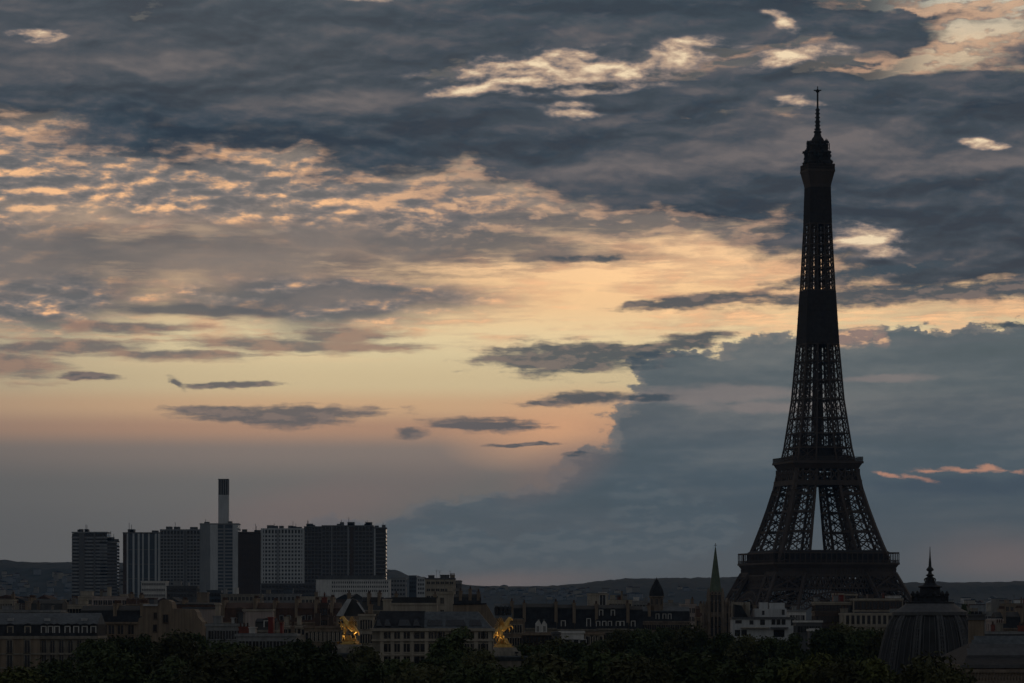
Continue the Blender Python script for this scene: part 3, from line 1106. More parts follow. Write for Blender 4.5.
def tower_block(label, px0, px1, py, dep, wall, glass, bands=0, piers=0, pier_w=.9, band_h=1.2, strips=(), rot=0, proud=.35, edge=None, side_bands=True, clutter=4, group='tower blocks on the skyline', crown=None):
    root, w = base_thing('tower_block', label, px0, px1, DT, rot, group, 'tower block')
    H = zof(py, DT)
    b = MB()
    b.box(-w / 2, w / 2, 0, dep, 0, H)
    b.build('glazing', MT[glass], root)
    z0 = 24.0
    if bands:
        st = (H - z0 - 1.2) / bands
        me = MB()
        me.box(-w / 2 - .25, w / 2 + .25, -proud, dep + .3, 0, band_h)
        me = me.mesh('floor_band', MT[wall])
        for k in range(bands):
            link('floor_band', me, root, (0, 0, z0 + st * k))
    if piers:
        me = MB()
        me.box(-pier_w / 2, pier_w / 2, -proud - .25, .2, 0, H + .4)
        me = me.mesh('pier', MT[wall])
        for x in ([-w / 2 + w * (i / piers) for i in range(piers + 1)]):
            link('pier', me, root, (x, 0, 0))
        me2 = MB()
        me2.box(-.25, .35, -pier_w / 2, pier_w / 2, 0, H + .4)
        me2 = me2.mesh('pier', MT[wall])
        n = max(3, int(dep / (w / piers)))
        for i in range(n + 1):
            link('pier', me2, root, (w / 2 if px1 < 512 else -w / 2, dep * i / n, 0))
    for (f0, f1, mt_) in strips:
        s = MB()
        s.box(-w / 2 + w * f0, -w / 2 + w * f1, -proud - .45, .3, 0, H + .3)
        s.build('facade_strip', MT[mt_], root)
    c = MB()
    c.box(-w / 2 - .3, w / 2 + .3, -proud - .2, dep + .3, H + .41, H + 1.5)
    c.build('parapet', MT[crown or wall], root)
    for k in range(clutter):
        q = MB()
        x = rnd.uniform(-w * .42, w * .36)
        ww = rnd.uniform(2, 6)
        hh = rnd.uniform(1.0, 3.2)
        q.box(x, x + ww, dep * .2, dep * .6, H + 1.501, H + 1.5 + hh)
        if rnd.random() < .6:
            q.beam((x + 1, dep * .3, H + 1.4), (x + 1, dep * .3, H + 1.5 + hh + rnd.uniform(2, 6)), .35)
        q.build('roof_plant', MT['dkgrey'], root)
    return root, w, H


MT['paleblock'] = mat('pale precast', (.60, .61, .62), (.48, .49, .50), .05, .8, streak=.4)
MT['midblock'] = mat('grey precast', (.30, .305, .315), (.23, .235, .245), .05, .8, streak=.4)
MT['darkblock'] = mat('dark precast', (.17, .165, .165), (.12, .12, .125), .05, .8, streak=.3)
tower_block('grey horizontally banded tower block standing apart at the far left', 72, 107, 533.5, 26, 'midblock', 'glass', bands=25, band_h=1.5, strips=[(.20, .36, 'darkblock'), (.62, .67, 'darkblock')])
tower_block('dark slab tower tucked behind the banded tower at the far left', 100, 117, 542.5, 18, 'darkblock', 'glass', bands=24, band_h=1.5, group='tower blocks on the skyline', clutter=6)
flat('distant_block', 'small pale block peeping out between the two leftmost tower blocks', 117.5, 126, 569, 3500, 20, 'grey', rows=4, bays=3, ww=2, wh=1.6, fh=4)
tower_block('tower block with tall white vertical stripes on dark glass', 123, 160, 534, 26, 'darkblock', 'bluegl', strips=[(0, .10, 'brown'), (.10, .14, 'paleblock'), (.26, .31, 'paleblock'), (.40, .45, 'paleblock'), (.52, .56, 'paleblock'), (.68, .72, 'paleblock'), (.86, .91, 'paleblock'), (.95, 1.0, 'paleblock')], bands=6, band_h=.7, proud=.1, crown='darkblock', clutter=3)
tower_block('grey gridded tower block right beside the white striped one', 160.3, 200, 531, 26, 'midblock', 'glass', bands=27, piers=12, pier_w=.7, band_h=1.1, strips=[(.60, .66, 'darkblock')], clutter=3)
tower_block('tallest pale edged tower block with the chimney rising behind it', 200, 238, 525, 28, 'midblock', 'bluegl', bands=28, band_h=1.3, proud=.15, strips=[(0, .27, 'midblock'), (.27, .47, 'paleblock'), (.86, 1.0, 'paleblock'), (.62, .66, 'midblock')], clutter=2)
tower_block('dark brown tower block without pale trim, right of the chimney', 238.4, 261, 533.5, 24, 'brown', 'brown', bands=26, piers=9, pier_w=.5, band_h=.8, clutter=3, crown='brown')
tower_block('pale tower block with a crisp square window grid', 261.3, 304, 530, 26, 'paleblock', 'glass', bands=24, piers=13, pier_w=1.1, band_h=1.5, strips=[(0, .04, 'paleblock'), (.36, .42, 'midblock'), (.96, 1.0, 'paleblock')], clutter=6)
tower_block('narrow black tower block squeezed right of the pale gridded one', 304.3, 321.5, 528, 24, 'darkblock', 'glass', bands=26, piers=5, pier_w=.4, band_h=.7, clutter=4, crown='darkblock')
tower_block('wide dark tower block with faint pale balconies', 322, 373, 527, 28, 'darkblock', 'glass', bands=25, piers=14, pier_w=.6, band_h=1.2, strips=[(.50, .53, 'midblock'), (.55, .62, 'brown'), (.18, .20, 'midblock')], clutter=7)
tower_block('dark end tower with one thin white stripe, rightmost of the skyline', 373.3, 386, 529, 24, 'darkblock', 'glass', bands=24, band_h=1.0, strips=[(.06, .17, 'paleblock')], clutter=2)

cp = at(223.7, YH, 3290.0)
ch = thing('tall_chimney', 'tall pale square chimney with a dark louvred top', 'chimney', (cp.x, cp.y, 0))
Hc = zof(479, 3290)
Hl = zof(495, 3290)
m = MB(); m.box(-4.4, 4.4, -4.4, 4.4, 0, Hl); m.build('shaft', MT['paleblock'], ch)
m = MB(); m.box(-3.9, 3.9, -3.9, 3.9, Hl, Hc - .8); m.build('flue', MT['glass'], ch)
lv = MB()
lv.box(-.35, .35, -.5, .5, Hl, Hc - .8)
lv = lv.mesh('louvre', MT['midblock'])
for i in range(5):
    link('louvre', lv, ch, (-4.0 + 2.0 * i, -4.0, 0))
    link('louvre', lv, ch, (4.0, -4.0 + 2.0 * i, 0), math.pi / 2)
m = MB(); m.box(-4.5, 4.5, -4.5, 4.5, Hc - .8, Hc); m.build('cap', MT['dkgrey'], ch)

# ------------------------------------------------------------------ middle distance, left half
flat('office_block', 'low white block with a checked left end below the striped tower', 141, 166, 581, 2300, 18, 'white', rows=3, bays=14, ww=.8, wh=1.4, fh=3.4, first=.8)
flat('glass_block', 'low dark glass block right of the small white checked block', 166.5, 197, 586, 2250, 18, 'dkgrey', rows=2, bays=9, ww=1.8, wh=1.6, roofbox=[(.2, .45, 3, 'grey'), (.6, .7, 2, 'midblock')])
flat('rooftop_block', 'tan blank block standing below the grey gridded tower', 197, 207, 592.5, 1900, 14, 'tan', roof='bitumen')
flat('glass_block', 'dark blue glazed box right of the tan blank block', 207, 221, 590, 1950, 12, 'bluegl', roof='palezinc', rows=2, bays=4)
flat('office_block', 'low beige block under the tallest pale edged tower', 221, 262, 594, 1900, 14, 'stone', rows=2, bays=10, roofbox=[(.05, .12, 2.5, 'grey'), (.3, .4, 3, 'white')])
flat('podium', 'long grey podium under the pale gridded tower block', 261, 316, 583.5, 2900, 20, 'dkgrey', rows=3, bays=16, ww=2.2, wh=1.8, fh=3.6)
flat('office_block', 'grey stepped office block below the long grey podium', 262, 300, 594, 1950, 14, 'grey', rows=2, bays=9, roofbox=[(.1, .2, 2, 'stone'), (.55, .8, 2.6, 'bluegl')])
flat('office_block', 'cream block left of the white triangular roof, far row', 300.5, 332, 596.5, 1800, 14, 'cream', rows=2, bays=8)
wl, ww_, wH = flat('long_white_office', 'long white office block with three neat rows of small windows', 316, 390, 579.5, 2700, 18, 'white', rows=3, bays=0, fh=3.4,
                   wx=None, coping='white')
windows(wl, [(wH - 2.9 - k * 3.0, 1.5, .78, [-ww_ / 2 + ww_ * (.225 + .0285 * i) for i in range(27)]) for k in range(3)], 'front', 0, 'white', 'plain')
m = MB(); m.box(-ww_ * .48, ww_ * .42, 4, 15, wH + .13, wH + 3.0); m.build('set_back_floor', MT['dkgrey'], wl)
flat('distant_block', 'plain grey block at the right end of the long white office', 390.3, 406, 578, 2750, 18, 'midblock', rows=4, bays=5, ww=1.4, wh=1.4)
flat('distant_block', 'blue glass slab left of the beige office with an attic', 409, 416.5, 575.5, 2900, 18, 'bluegl', rows=4, bays=3)
flat('distant_block', 'pale blue-grey slab touching the beige office with an attic', 416.8, 425, 577, 2850, 18, 'paleblock', rows=4, bays=3)
flat('office_block', 'beige office block with a dark flat attic right of the white office', 425, 455, 578.2, 1700, 16, 'cream', rows=4, bays=6, ww=1.6, wh=1.2, coping='dkgrey', roofbox=[(.1, .3, 1.2, 'dkgrey'), (.5, .8, 1.4, 'dkgrey')], aer=3)
flat('office_block', 'short grey wing at the right side of the beige attic office', 455.2, 461.5, 580.5, 1720, 14, 'grey', rows=3, bays=2)
flat('apartment_house', 'plain cream house with a stepped parapet below the beige office', 438, 453, 592, 1000, 10, 'cream', rows=2, bays=0, wx=[-.9], ww=.9, wh=1.6, roofbox=[(.62, .98, 1.3, 'cream')], aer=1)
flat('long_wing', 'long low wing with a pale wall under a dark roof', 391, 437, 603, 1100, 12, 'cream', rows=1, bays=0, roof='bitumen', roofbox=[(0.02, .98, 1.5, 'bitumen')], chim=[(.1, 2.4, 1.0, 'tan'), (.95, 2.2, 1.0, 'tan')])
flat('apartment_house', 'small cream chimney-like house left of the long pale wing', 383, 390.5, 599, 1150, 8, 'cream', rows=1, bays=0, roof='tile')
mansard('roof_house', 'dark hipped roofs massed left of the small cream house', 362, 383, 610, 597, 1250, 16, 'stone', bays=5, rows=1, roof='bitumen', top='slate', party=[(.3, 1.2), (.8, 1.5)], aer=2)
mansard('roof_house', 'dark slate roofs behind the stepped cream house', 453.5, 481, 605, 594, 1150, 16, 'stone', bays=6, rows=1, roof='slate', top='bitumen', party=[(.25, 1.0), (.6, 1.6), (.9, .7)], aer=3)
mansard('roof_house', 'very long brown roof running behind the two pale boxes', 218, 340, 622, 602.5, 1150, 18, 'tan', bays=18, rows=1, roof='tile', top='tile', party=[(.04, .8), (.30, 1.3), (.46, .6), (.64, 1.2), (.80, .9), (.93, 1.6)], aer=4, dorm=[.36, .42, .52, .58, .70, .75], dframe='grey')
mansard('roof_house', 'dark brown roof edge above the pinkish blank wall', 172, 217, 609, 602.3, 1180, 14, 'brown', bays=8, rows=1, roof='tile', top='bitumen', party=[(.25, .8)], aer=2)
flat('blank_walled_block', 'low pinkish blank wall right of the tall tan gable', 183, 215, 607.3, 1050, 10, 'pink', roof='bitumen', coping='dkgrey')
flat('narrow_house', 'narrow cream pier house at the right of the pinkish wall', 215.3, 219, 603, 1040, 8, 'cream', roof='tile')
flat('blank_walled_block', 'blank pale box lying further right than the pinkish wall', 243, 272, 609.3, 1040, 10, 'pink', roof='bitumen', coping='cream')
flat('narrow_house', 'dark narrow house at the left of the blank pale box', 236, 242.6, 608, 1045, 8, 'brown', roof='tile', rows=1, bays=2)
flat('terrace_block', 'grey flat roof terrace beside the tan gable above the trees', 206, 245, 624, 830, 14, 'grey', rows=1, bays=6, roof='zinc', roofbox=[(.15, .35, 1.6, 'grey'), (.62, .7, 1.2, 'palezinc'), (.8, .93, 2.4, 'dkgrey')])
flat('terrace_block', 'lower grey terrace with a dull red awning wall', 236, 296, 634, 780, 12, 'grey', rows=1, bays=8, roof='zinc', roofbox=[(.52, .60, 3.3, 'red'), (.2, .3, 1.2, 'white'), (.72, .76, 2.2, 'red')])
mansard('pavilion_house', 'small dark hipped house with one white dormer below the pale box', 255, 276, 630, 618.5, 860, 10, 'stone', bays=4, rows=1, roof='bitumen', top='slate', dorm=[.55], dsize=(1.4, 2.0))
flat('terrace_block', 'pale stepped terrace with dark openings left of the white triangular roof', 283, 306, 625.5, 900, 10, 'cream', rows=1, bays=4, ww=1.8, wh=1.3, first=.4, roofbox=[(.02, .22, 1.9, 'cream'), (.36, .44, 2.0, 'brown'), (.58, .74, 2.1, 'cream')])
flat('apartment_house', 'brown house with pale window piers left of the first gilded statue', 304, 346, 626, 880, 12, 'tan', rows=3, bays=9, ww=1.3, wh=2.0, frame='cream', kind='bold', roof='tile', chim=[(.3, 2.6, 1.2, 'brown'), (.62, 2.0, 1.2, 'brown')])
flat('brown_tower_house', 'tall brown chimney house left of the white triangular roof', 319.5, 328, 603, 1020, 8, 'brown', roof='tile', rows=2, bays=2, chim=[(.5, 1.2, 1.4, 'brick')])

# white triangular studio roof
D = 960.0
root, w = base_thing('studio_house', 'steep dark house with bright slanting studio roofs above the first statue', 336, 366, D, 0, None, 'house')
ze, zr = zof(616, D), zof(598.5, D)
m = MB(); m.box(-w / 2, w / 2, 0, 10, 0, ze); m.build('wall', MT['tan'], root)
m = MB(); m.prism([(-w / 2, ze), (w / 2, ze), (w * .17, zr - .4), (0, zr), (-w * .12, zr - .2)], 1.0, 9.5); m.build('roof', MT['bitumen'], root)
m = MB()
m.add([(-w * .50, -.3, ze), (-w * .26, -.3, ze), (w * .02, .75, zr - .1), (-w * .13, .75, zr - .1),
       (-w * .50, .2, ze), (-w * .26, .2, ze), (w * .02, 1.2, zr - .1), (-w * .13, 1.2, zr - .1)], BOXF)
m.build('studio_glazing', MT['palezinc'], root)
m = MB()
m.add([(w * .42, -.2, ze + 1.0), (w * .47, -.2, ze + 1.2), (w * .27, .75, zr - 1.1), (w * .18, .75, zr - .9),
       (w * .42, .3, ze + 1.0), (w * .47, .3, ze + 1.2), (w * .27, 1.2, zr - 1.1), (w * .18, 1.2, zr - .9)], BOXF)
m.build('roof_flashing', MT['palezinc'], root)
chimney(root, -.1 * w, 6, zr - 1, 2.2, .9, .9, 'tan', 2)
windows(root, [(ze - 3.4, 2.2, 1.2, spread(-w / 2 + .4, w / 2 - .4, 4)), (ze - 6.8, 2.2, 1.2, spread(-w / 2 + .4, w / 2 - .4, 4))], 'front', 0, 'cream', 'bold')
flat('apartment_house', 'pale house with tall windows right behind the first gilded statue', 359, 373.5, 614, 905, 9, 'cream', rows=3, bays=4, ww=1.0, wh=2.1, fh=3.4, roof='tile', chim=[(.75, 2.0, 1.0, 'tan')])

# far-left clutter
flat('apartment_house', 'pale house with small windows at the far left edge', -8, 13, 599.5, 1300, 12, 'cream', rows=2, bays=7, roof='tile', chim=[(.9, 1.6, 1.0, 'tan')])
mansard('roof_house', 'broad dark roof behind the left corner house', 26, 62, 612, 600, 1250, 16, 'stone', bays=7, rows=0, roof='bitumen', top='bitumen', party=[(.1, .8)], aer=2)
flat('terrace_block', 'grey flat terrace just behind the roof of the left corner house', -6, 60, 610.2, 1000, 12, 'grey', roof='zinc', roofbox=[(.45, .5, 2.2, 'tan'), (.1, .25, 1.0, 'grey'), (.7, .85, 1.1, 'dkgrey')])
flat('apartment_house', 'low cream house with dark openings left of the dark mansard', 59, 86, 604.5, 1300, 12, 'cream', rows=1, bays=4, ww=1.9, wh=2.0, roof='tile', roofbox=[(.02, .18, 1.6, 'cream'), (.72, .98, 1.5, 'cream')])
flat('apartment_house', 'pale cream house crowned by two roof boxes', 78, 93, 596, 1500, 12, 'cream', rows=2, bays=4, roofbox=[(.1, .9, 1.8, 'cream')])
flat('apartment_house', 'wide cream house under the grey banded tower', 92, 128, 596.5, 1480, 12, 'pink', rows=2, bays=7, ww=1.6, wh=1.8, roofbox=[(.4, .48, 3.6, 'cream'), (.75, .95, .8, 'cream')], roof='tile')
mansard('roof_house', 'small brown roofs between the cream house and the tan gable', 126, 146, 604, 597.5, 1350, 12, 'tan', bays=4, rows=0, roof='tile', top='tile', party=[(.2, 1.3), (.7, 1.0)])

# the left corner house
D = 760.0
root, w, ze, zr = mansard('corner_house', 'long stone corner house with a grey roof and white framed dormers', -14, 97, 636, 613, D, 17, 'stone', bays=0, rows=0, pb=624.5, roof='slate', top='zinc', aer=2, skyl=3)
for p in (10.0, 27.5):
    x = px2x(root, D, p)[0]; dormer(root, x, .3, ze + .3, 1.35, 1.75, 'cream')
for p in (43.5, 50.3, 56.8):
    x = px2x(root, D, p)[0]; dormer(root, x, .3, ze + .3, 1.15, 1.75, 'white')
for p in (67.3, 76.0, 84.5, 93.2):
    x = px2x(root, D, p)[0]; dormer(root, x, .3, ze + .3, 1.2, 1.75, 'white')
xl = px2x(root, D, 10, 27.5)
xr = px2x(root, D, 44, 52.5, 61.5, 70.5, 79.3, 88.5)
wind = [(zof(652.8, D), 2.5), (zof(666.8, D), 2.35), (zof(680.5, D), 2.3)]
windows(root, [(z, h, 1.0, xl) for z, h in wind], 'front', -.4, 'stone', 'rail')
windows(root, [(z, h, .85, xr) for z, h in wind], 'front', 0, 'stone', 'rail')
xk = px2x(root, D, -14, 40.5)
m = MB(); m.box(xk[0] + .02, xk[1], -.4, -.003, 0, ze - .46); m.build('pavilion_front', MT['tan'], root)
for k, zz in enumerate((zof(638.2, D), zof(653.8, D), zof(667.8, D))):
    m = MB(); m.box(-w / 2 - .05, w / 2 + .05, -.62, -.402, zz - .16, zz + .16); m.build('string_course', MT['stone'], root)

mansard('mansard_house', 'dark mansard house with a beige front right of the corner house', 80, 143, 622, 605.5, 900, 14, 'tan', bays=0, rows=1, wx=None, roof='slate', top='bitumen', party=[(.98, .6), (.55, .5)], aer=1)
mh = [o for o in sc.collection.objects if o.name == 'mansard_house'][0]
windows(mh, [(zof(634, 900), 2.1, 1.35, px2x(mh, 900, 104, 111.5, 120.5, 131)), (zof(646, 900), 2.2, 1.35, px2x(mh, 900, 104, 111.5, 120.5, 131))], 'front', 0, 'tan', 'bold')

# the tall tan gable
D = 860.0
root, w = base_thing('gable_house', 'tall blank tan gable wall with three dark windows', 137, 203, D, 0, None, 'house')
X0 = root.location.x
out = [(138, 640), (138, 622), (139, 618), (142, 617), (142.5, 606), (158.5, 605), (159.5, 601), (163, 599.5), (168, 599.8), (171.5, 602), (172.5, 608.5), (194.5, 609.5), (196.5, 612), (198, 617), (202.5, 622), (201.5, 634), (201.5, 640)]
pts = [((p - 512) * D / F - X0, zof(q, D)) for p, q in out]
pts[0] = (pts[0][0], 0.0); pts[-1] = (pts[-1][0], 0.0)
m = MB(); m.prism(pts[::-1] if False else pts[::1][::-1], 0, 11); m.build('wall', MT['tan'], root)
m = MB(); m.box(*px2x(root, D, 143, 158), -.4, 8, zof(606, D), zof(604, D)); m.build('coping', MT['palezinc'], root)
for p0, p1, q0, q1 in ((154.2, 156.6, 613, 618.5), (163.3, 167.8, 615, 622.5), (153.5, 156.5, 625, 631.5)):
    x0, x1 = px2x(root, D, p0, p1)
    windows(root, [(zof(q1, D), zof(q0, D) - zof(q1, D), x1 - x0, [(x0 + x1) / 2])], 'front', 0, 'brown', 'thin')

# ------------------------------------------------------------------ the ministry and its neighbours
D = 730.0
root, w = base_thing('ministry_building', 'long pale banded office building with a dark trapezoid roof', 372, 493, D, 0, None, 'building')
xa = lambda *p: px2x(root, D, *p)
ze, zr = zof(629, D), zof(611, D)
m = MB(); m.box(-w / 2, w / 2, 0, 18, 0, ze - .4); m.build('wall', MT['stone'], root)
m = MB(); m.box(-w / 2 - .3, w / 2 + .3, -.7, 18.3, ze - .4, ze + .15); m.build('cornice', MT['cream'], root)
for q in (640.3, 654.5, 667):
    m = MB(); m.box(-w / 2 - .1, w / 2 + .1, -.45, -.003, zof(q + .9, D), zof(q - .9, D)); m.build('string_course', MT['cream'], root)
x0, x1, x2 = xa(373, 424, 492)
m = MB()
zt = ze + .151
m.add([(x0, .3, zt), (x1, .3, zt), (x1, 17.5, zt), (x0, 17.5, zt), (x0 + 1.2, 5.0, zr), (x1, 5.0, zr), (x1, 13, zr), (x0 + 1.2, 13, zr)], BOXF)
m.build('roof', MT['slate'], root)
x1b = x1 + .02
hx = xa(478)[0]
m = MB()
m.add([(x1b, .2, zt), (x2, .2, zt), (x2, 17.5, zt), (x1b, 17.5, zt), (x1b, 5.0, zr - .1), (hx, 5.0, zr - .1), (hx, 13, zr - .1), (x1b, 13, zr - .1)], BOXF)
m.build('hipped_roof', MT['zinc'], root)


def roof_band(p0, p1, mt_, nm):
    """A strip of dark panes lying on the roof slope."""
    a0, a1 = xa(p0, p1)
    q0, q1 = zof(625.8, D), zof(619.6, D)
    yz = lambda z: .25 + (z - zt) / (zr - zt) * 4.75
    m = MB()
    m.add([(a0, yz(q0) - .25, q0), (a1, yz(q0) - .25, q0), (a1, yz(q0) + .6, q0), (a0, yz(q0) + .6, q0),
           (a0 + .2, yz(q1) - .25, q1), (a1 - .5, yz(q1) - .25, q1), (a1 - .5, yz(q1) + .6, q1), (a0 + .2, yz(q1) + .6, q1)], BOXF)
    m.build(nm, MT[mt_], root)


for a, b in ((376, 382), (384, 391), (398, 411), (413, 420), (427, 443), (445.5, 466), (469, 482)):
    roof_band(a, b, 'glass', 'roof_window')
rows = []
for q, h in ((638.6, 1.25), (651.8, 1.55), (664.5, 1.55)):
    z = zof(q, D)
    rows.append((z, h, 1.55, xa(388, 397, 406.5)))
    rows.append((z, h, 2.2, xa(420)))
    rows.append((z, h, .85, xa(431, 437, 442.5, 455, 461, 467, 473, 480.5, 486)))
windows(root, rows, 'front', 0, 'cream', 'bold')
for p in (382, 392.5, 401.8, 411.8, 426.5, 447.5, 476, 490):
    m = MB(); x = xa(p)[0]; m.box(x - .35, x + .35, -.3, -.003, 0, ze - .41); m.build('pier', MT['cream'], root)

D = 905.0
root, w = base_thing('gable_house', 'wide pale gable end rising behind the right half of the banded building', 452, 502, D, 0, None, 'house')
X0 = root.location.x
out = [(453, 640), (453, 605), (486.5, 604.3), (501.5, 629), (501.5, 640)]
pts = [((p - 512) * D / F - X0, zof(q, D)) for p, q in out]
pts[0] = (pts[0][0], 0.0); pts[-1] = (pts[-1][0], 0.0)
m = MB(); m.prism(pts[::-1], 0, 9); m.build('wall', MT['tan'], root)
m = MB(); m.beam((pts[1][0], 4.5, pts[1][1] + .15), (pts[2][0], 4.5, pts[2][1] + .15), 9.4, .3); m.build('roof', MT['slate'], root)

mansard('mansard_house', 'blue-grey mansard with tall attic windows right of the wide pale gable', 494, 512, 618, 603.5, 1010, 12, 'tan', bays=0, rows=0, roof='zinc', top='zinc', dorm=[.16, .39, .62, .86], dsize=(.95, 2.6), dframe='slate', party=[(.99, .6)], aer=1)
flat('apartment_house', 'plain beige house front behind the second gilded statue', 500, 524, 619, 940, 9, 'tan', rows=2, bays=4, ww=1.1, wh=1.9, frame='cream', kind='bold', roof='zinc')

G = 'mansard houses in the long row'
row = [('plain slate-roofed house with one pale dormer, left end of the mansard row', 512, 524.5, 628.5, 604.5, [.75], (1.5, 2.3)),
       ('wide bare slate roof without dormers in the mansard row', 525, 556.5, 628, 603.5, [], (1.3, 2)),
       ('slate-roofed house with a single dormer just left of the pale box house', 557, 574.5, 629, 604.5, [.36], (1.4, 2.2)),
       ('slate-roofed house under the pale box house with one tall white dormer', 575, 597, 629, 605.5, [.62], (1.3, 2.8)),
       ('slate-roofed house with two tiers of white dormers', 597.5, 628.5, 628.5, 604.8, [.02, .22, .40, .66, .80], (1.2, 1.9)),
       ('slate-roofed house with one wide dormer at the right end of the mansard row', 629, 643, 629, 606, [.3], (1.3, 2.1))]
for lab, p0, p1, pe, pr, dl, ds in row:
    rt, w, ze, zr = mansard('mansard_house', lab, p0, p1, pe, pr, 1060, 12, 'stone', bays=max(3, int((p1 - p0) / 5)), rows=1, roof='slate', top='bitumen', dorm=dl, dsize=ds, dframe='white',
            party=[(.985, .5)] if p0 < 629 else [], pb=pr + 4, group=G, aer=1)
    if 'two tiers' in lab:
        for f in (.12, .5):
            dormer(rt, -w / 2 + w * f, 1.0, ze + 3.6, 1.2, 1.7, 'white')
# white double gable
D = 930.0
root, w = base_thing('gabled_annex', 'small white annex with two pointed gables', 535.5, 547, D, 0, None, 'house')
z0, z1, z2 = zof(633, D), zof(623.5, D), zof(620.3, D)
m = MB()
m.prism([(-w / 2, 0), (w / 2, 0), (w / 2, z1 - .2), (w * .25, z2), (0.02 * w, z1 - .4), (-w * .2, z2 + .2), (-w / 2, z1)], 0, 7)
m.build('wall', MT['white'], root)
for sx in (-.2, .25):
    m = MB(); m.beam((sx * w, -.2, z2 + .2), (sx * w, 7.1, z2 + .2), .5, .2); m.build('roof_ridge', MT['zinc'], root)
windows(root, [(z0 + .3, 1.4, .5, [-.3 * w, .28 * w])], 'front', 0, 'white', 'thin')
flat('low_house', 'low rusty brown house under the white two gabled annex', 522, 560, 633, 860, 9, 'brown', rows=1, bays=9, ww=1.5, wh=1.5, first=.3, roof='tile', coping='tan')
flat('low_house', 'dark narrow house between the brown and the white low houses', 552, 559.7, 632, 845, 8, 'dkgrey', roof='zinc')
flat('low_house', 'low house with a wide white wall band over dark openings', 560, 584, 631.2, 870, 9, 'white', rows=1, bays=3, ww=3.4, wh=1.4, first=1.5, roof='zinc', side=False)
flat('low_house', 'low beige house with two pale shutters right of the white band', 584.3, 604, 632.5, 875, 9, 'tan', rows=1, bays=3, ww=1.5, wh=1.9, first=.4, frame='cream', kind='bold', roof='tile')
flat('box_house', 'pale cubic house with a white edged dark right side', 588, 608, 593.5, 1300, 11, 'cream', rows=2, bays=0, roof='bitumen', roofbox=[(.55, .95, .3, 'white')])
bx = [o for o in sc.collection.objects if o.name == 'box_house'][0]
windows(bx, [(zof(605.5, 1300), 3.6, 2.0, [1.6])], 'front', 0, 'white', 'bold')
flat('low_apartment', 'low pale rooftops right of the cubic house', 608.3, 632, 600, 1500, 12, 'cream', rows=1, bays=8, roofbox=[(.1, .3, 1.8, 'cream'), (.55, .62, 3.4, 'tan')], aer=2)
flat('low_apartment', 'low grey rooftops left of the dark pointed dome', 632.3, 650, 601, 1520, 12, 'grey', rows=1, bays=5, roofbox=[(.1, .4, 1.4, 'white'), (.7, .9, 1.2, 'grey')])
flat('low_apartment', 'low grey rooftops right of the dark pointed dome', 664, 680, 603, 1520, 12, 'grey', rows=1, bays=5, roofbox=[(.3, .6, 1.0, 'stone')])

# domed corner building
D = 1150.0
root, w, ze, zr = mansard('domed_house', 'ornate dark house crowned by a pointed dome', 632, 690, 621, 606.5, D, 14, 'gothic', bays=12, rows=1, wh=1.5, roof='slate', top='zinc', dorm=[.44, .56, .65], dsize=(1.1, 2.0), party=[(.30, .3)], aer=0)
xc = px2x(root, D, 657)[0]
m = MB()
m.lathe([(2.15, zr - 4), (2.15, zof(597.5, D)), (2.55, zof(597.2, D)), (2.55, zof(596.0, D))], 8, xc, 3.5, math.pi / 8)
dr = m.build('dome_drum', MT['gothic'], root)
wm = win_mesh(.8, 1.7, 'gothic', 'thin')
for k in (-1, 0, 1):
    o = link('window', wm, dr, (xc + 1.42 * k, 1.49 + (.0 if k == 0 else .60), zof(604.5, D)), k * math.pi / 4)
za, zb_ = zof(596.4, D), zof(581.5, D)
hh = zb_ - za
m = MB()
m.lathe([(2.4, za), (2.35, za + hh * .2), (2.05, za + hh * .45), (1.5, za + hh * .7), (.95, za + hh * .9), (.8, za + hh)], 8, xc, 3.5, math.pi / 8)
m.lathe([(.6, zb_), (.6, zb_ + .4), (.2, zb_ + .6), (.06, zb_ + 1.3)], 8, xc, 3.5)
m.build('dome', MT['slate'], root)
flat('low_house', 'pinkish house pair left of the church spire', 681, 696, 604, 1400, 11, 'pink', rows=2, bays=4, roof='tile', roofbox=[(.35, .6, 1.6, 'pink')], chim=[(.8, 1.6, 1.0, 'tan')])
mansard('low_house', 'small brown tiled house touching the church tower', 696, 707, 617, 606, 1250, 10, 'tan', bays=3, rows=1, roof='tile', top='tile', party=[(.5, .8)])

# ------------------------------------------------------------------ church
D = 1160.0
cpt = at(715.8, YH, D)
chu = thing('church', 'gothic church with a slender green spire', 'church', (cpt.x, D, 0))
s = D / F
zt = zof(592, D)
m = MB()
hw = 7.0 * s
m.box(-hw, hw, 0, 2 * hw, 0, zt)
m.build('tower', MT['gothic'], chu)
m = MB()
zsp = zof(547.5, D)
m.lathe([(hw * .98, zt), (hw * .80, zt + 2.0), (.16, zsp)], 8, 0, hw, math.pi / 8)
m.lathe([(.36, zsp - 3.6), (.46, zsp - 3.3), (.36, zsp - 3.0)], 8, 0, hw)
m.build('spire', MT['copper'], chu)
m = MB()
m.beam((0, hw, zsp - .3), (0, hw, zsp + 1.4), .16)
m.beam((-.45, hw, zsp + .75), (.45, hw, zsp + .75), .14)
m.build('cross', MT['blackm'], chu)
me = MB()
me.frustum(.5, .5, 0, .42, .42, zt - 1.6)
me.lathe([(.62, zt - 1.6), (.5, zt - 1.1), (.06, zt + 1.2)], 6)
me = me.mesh('pinnacle', MT['gothic'])
for x, y in ((-hw, 0), (hw, 0), (-hw, 2 * hw), (hw, 2 * hw)):
    link('pinnacle', me, chu, (x, y, 0))
lan = MB()
hL = 6.2
lan.prism([(-.42, 0), (.42, 0), (.42, hL - 1.0), (.22, hL - .3), (0, hL), (-.22, hL - .3), (-.42, hL - 1.0)], -.06, .1, 0)
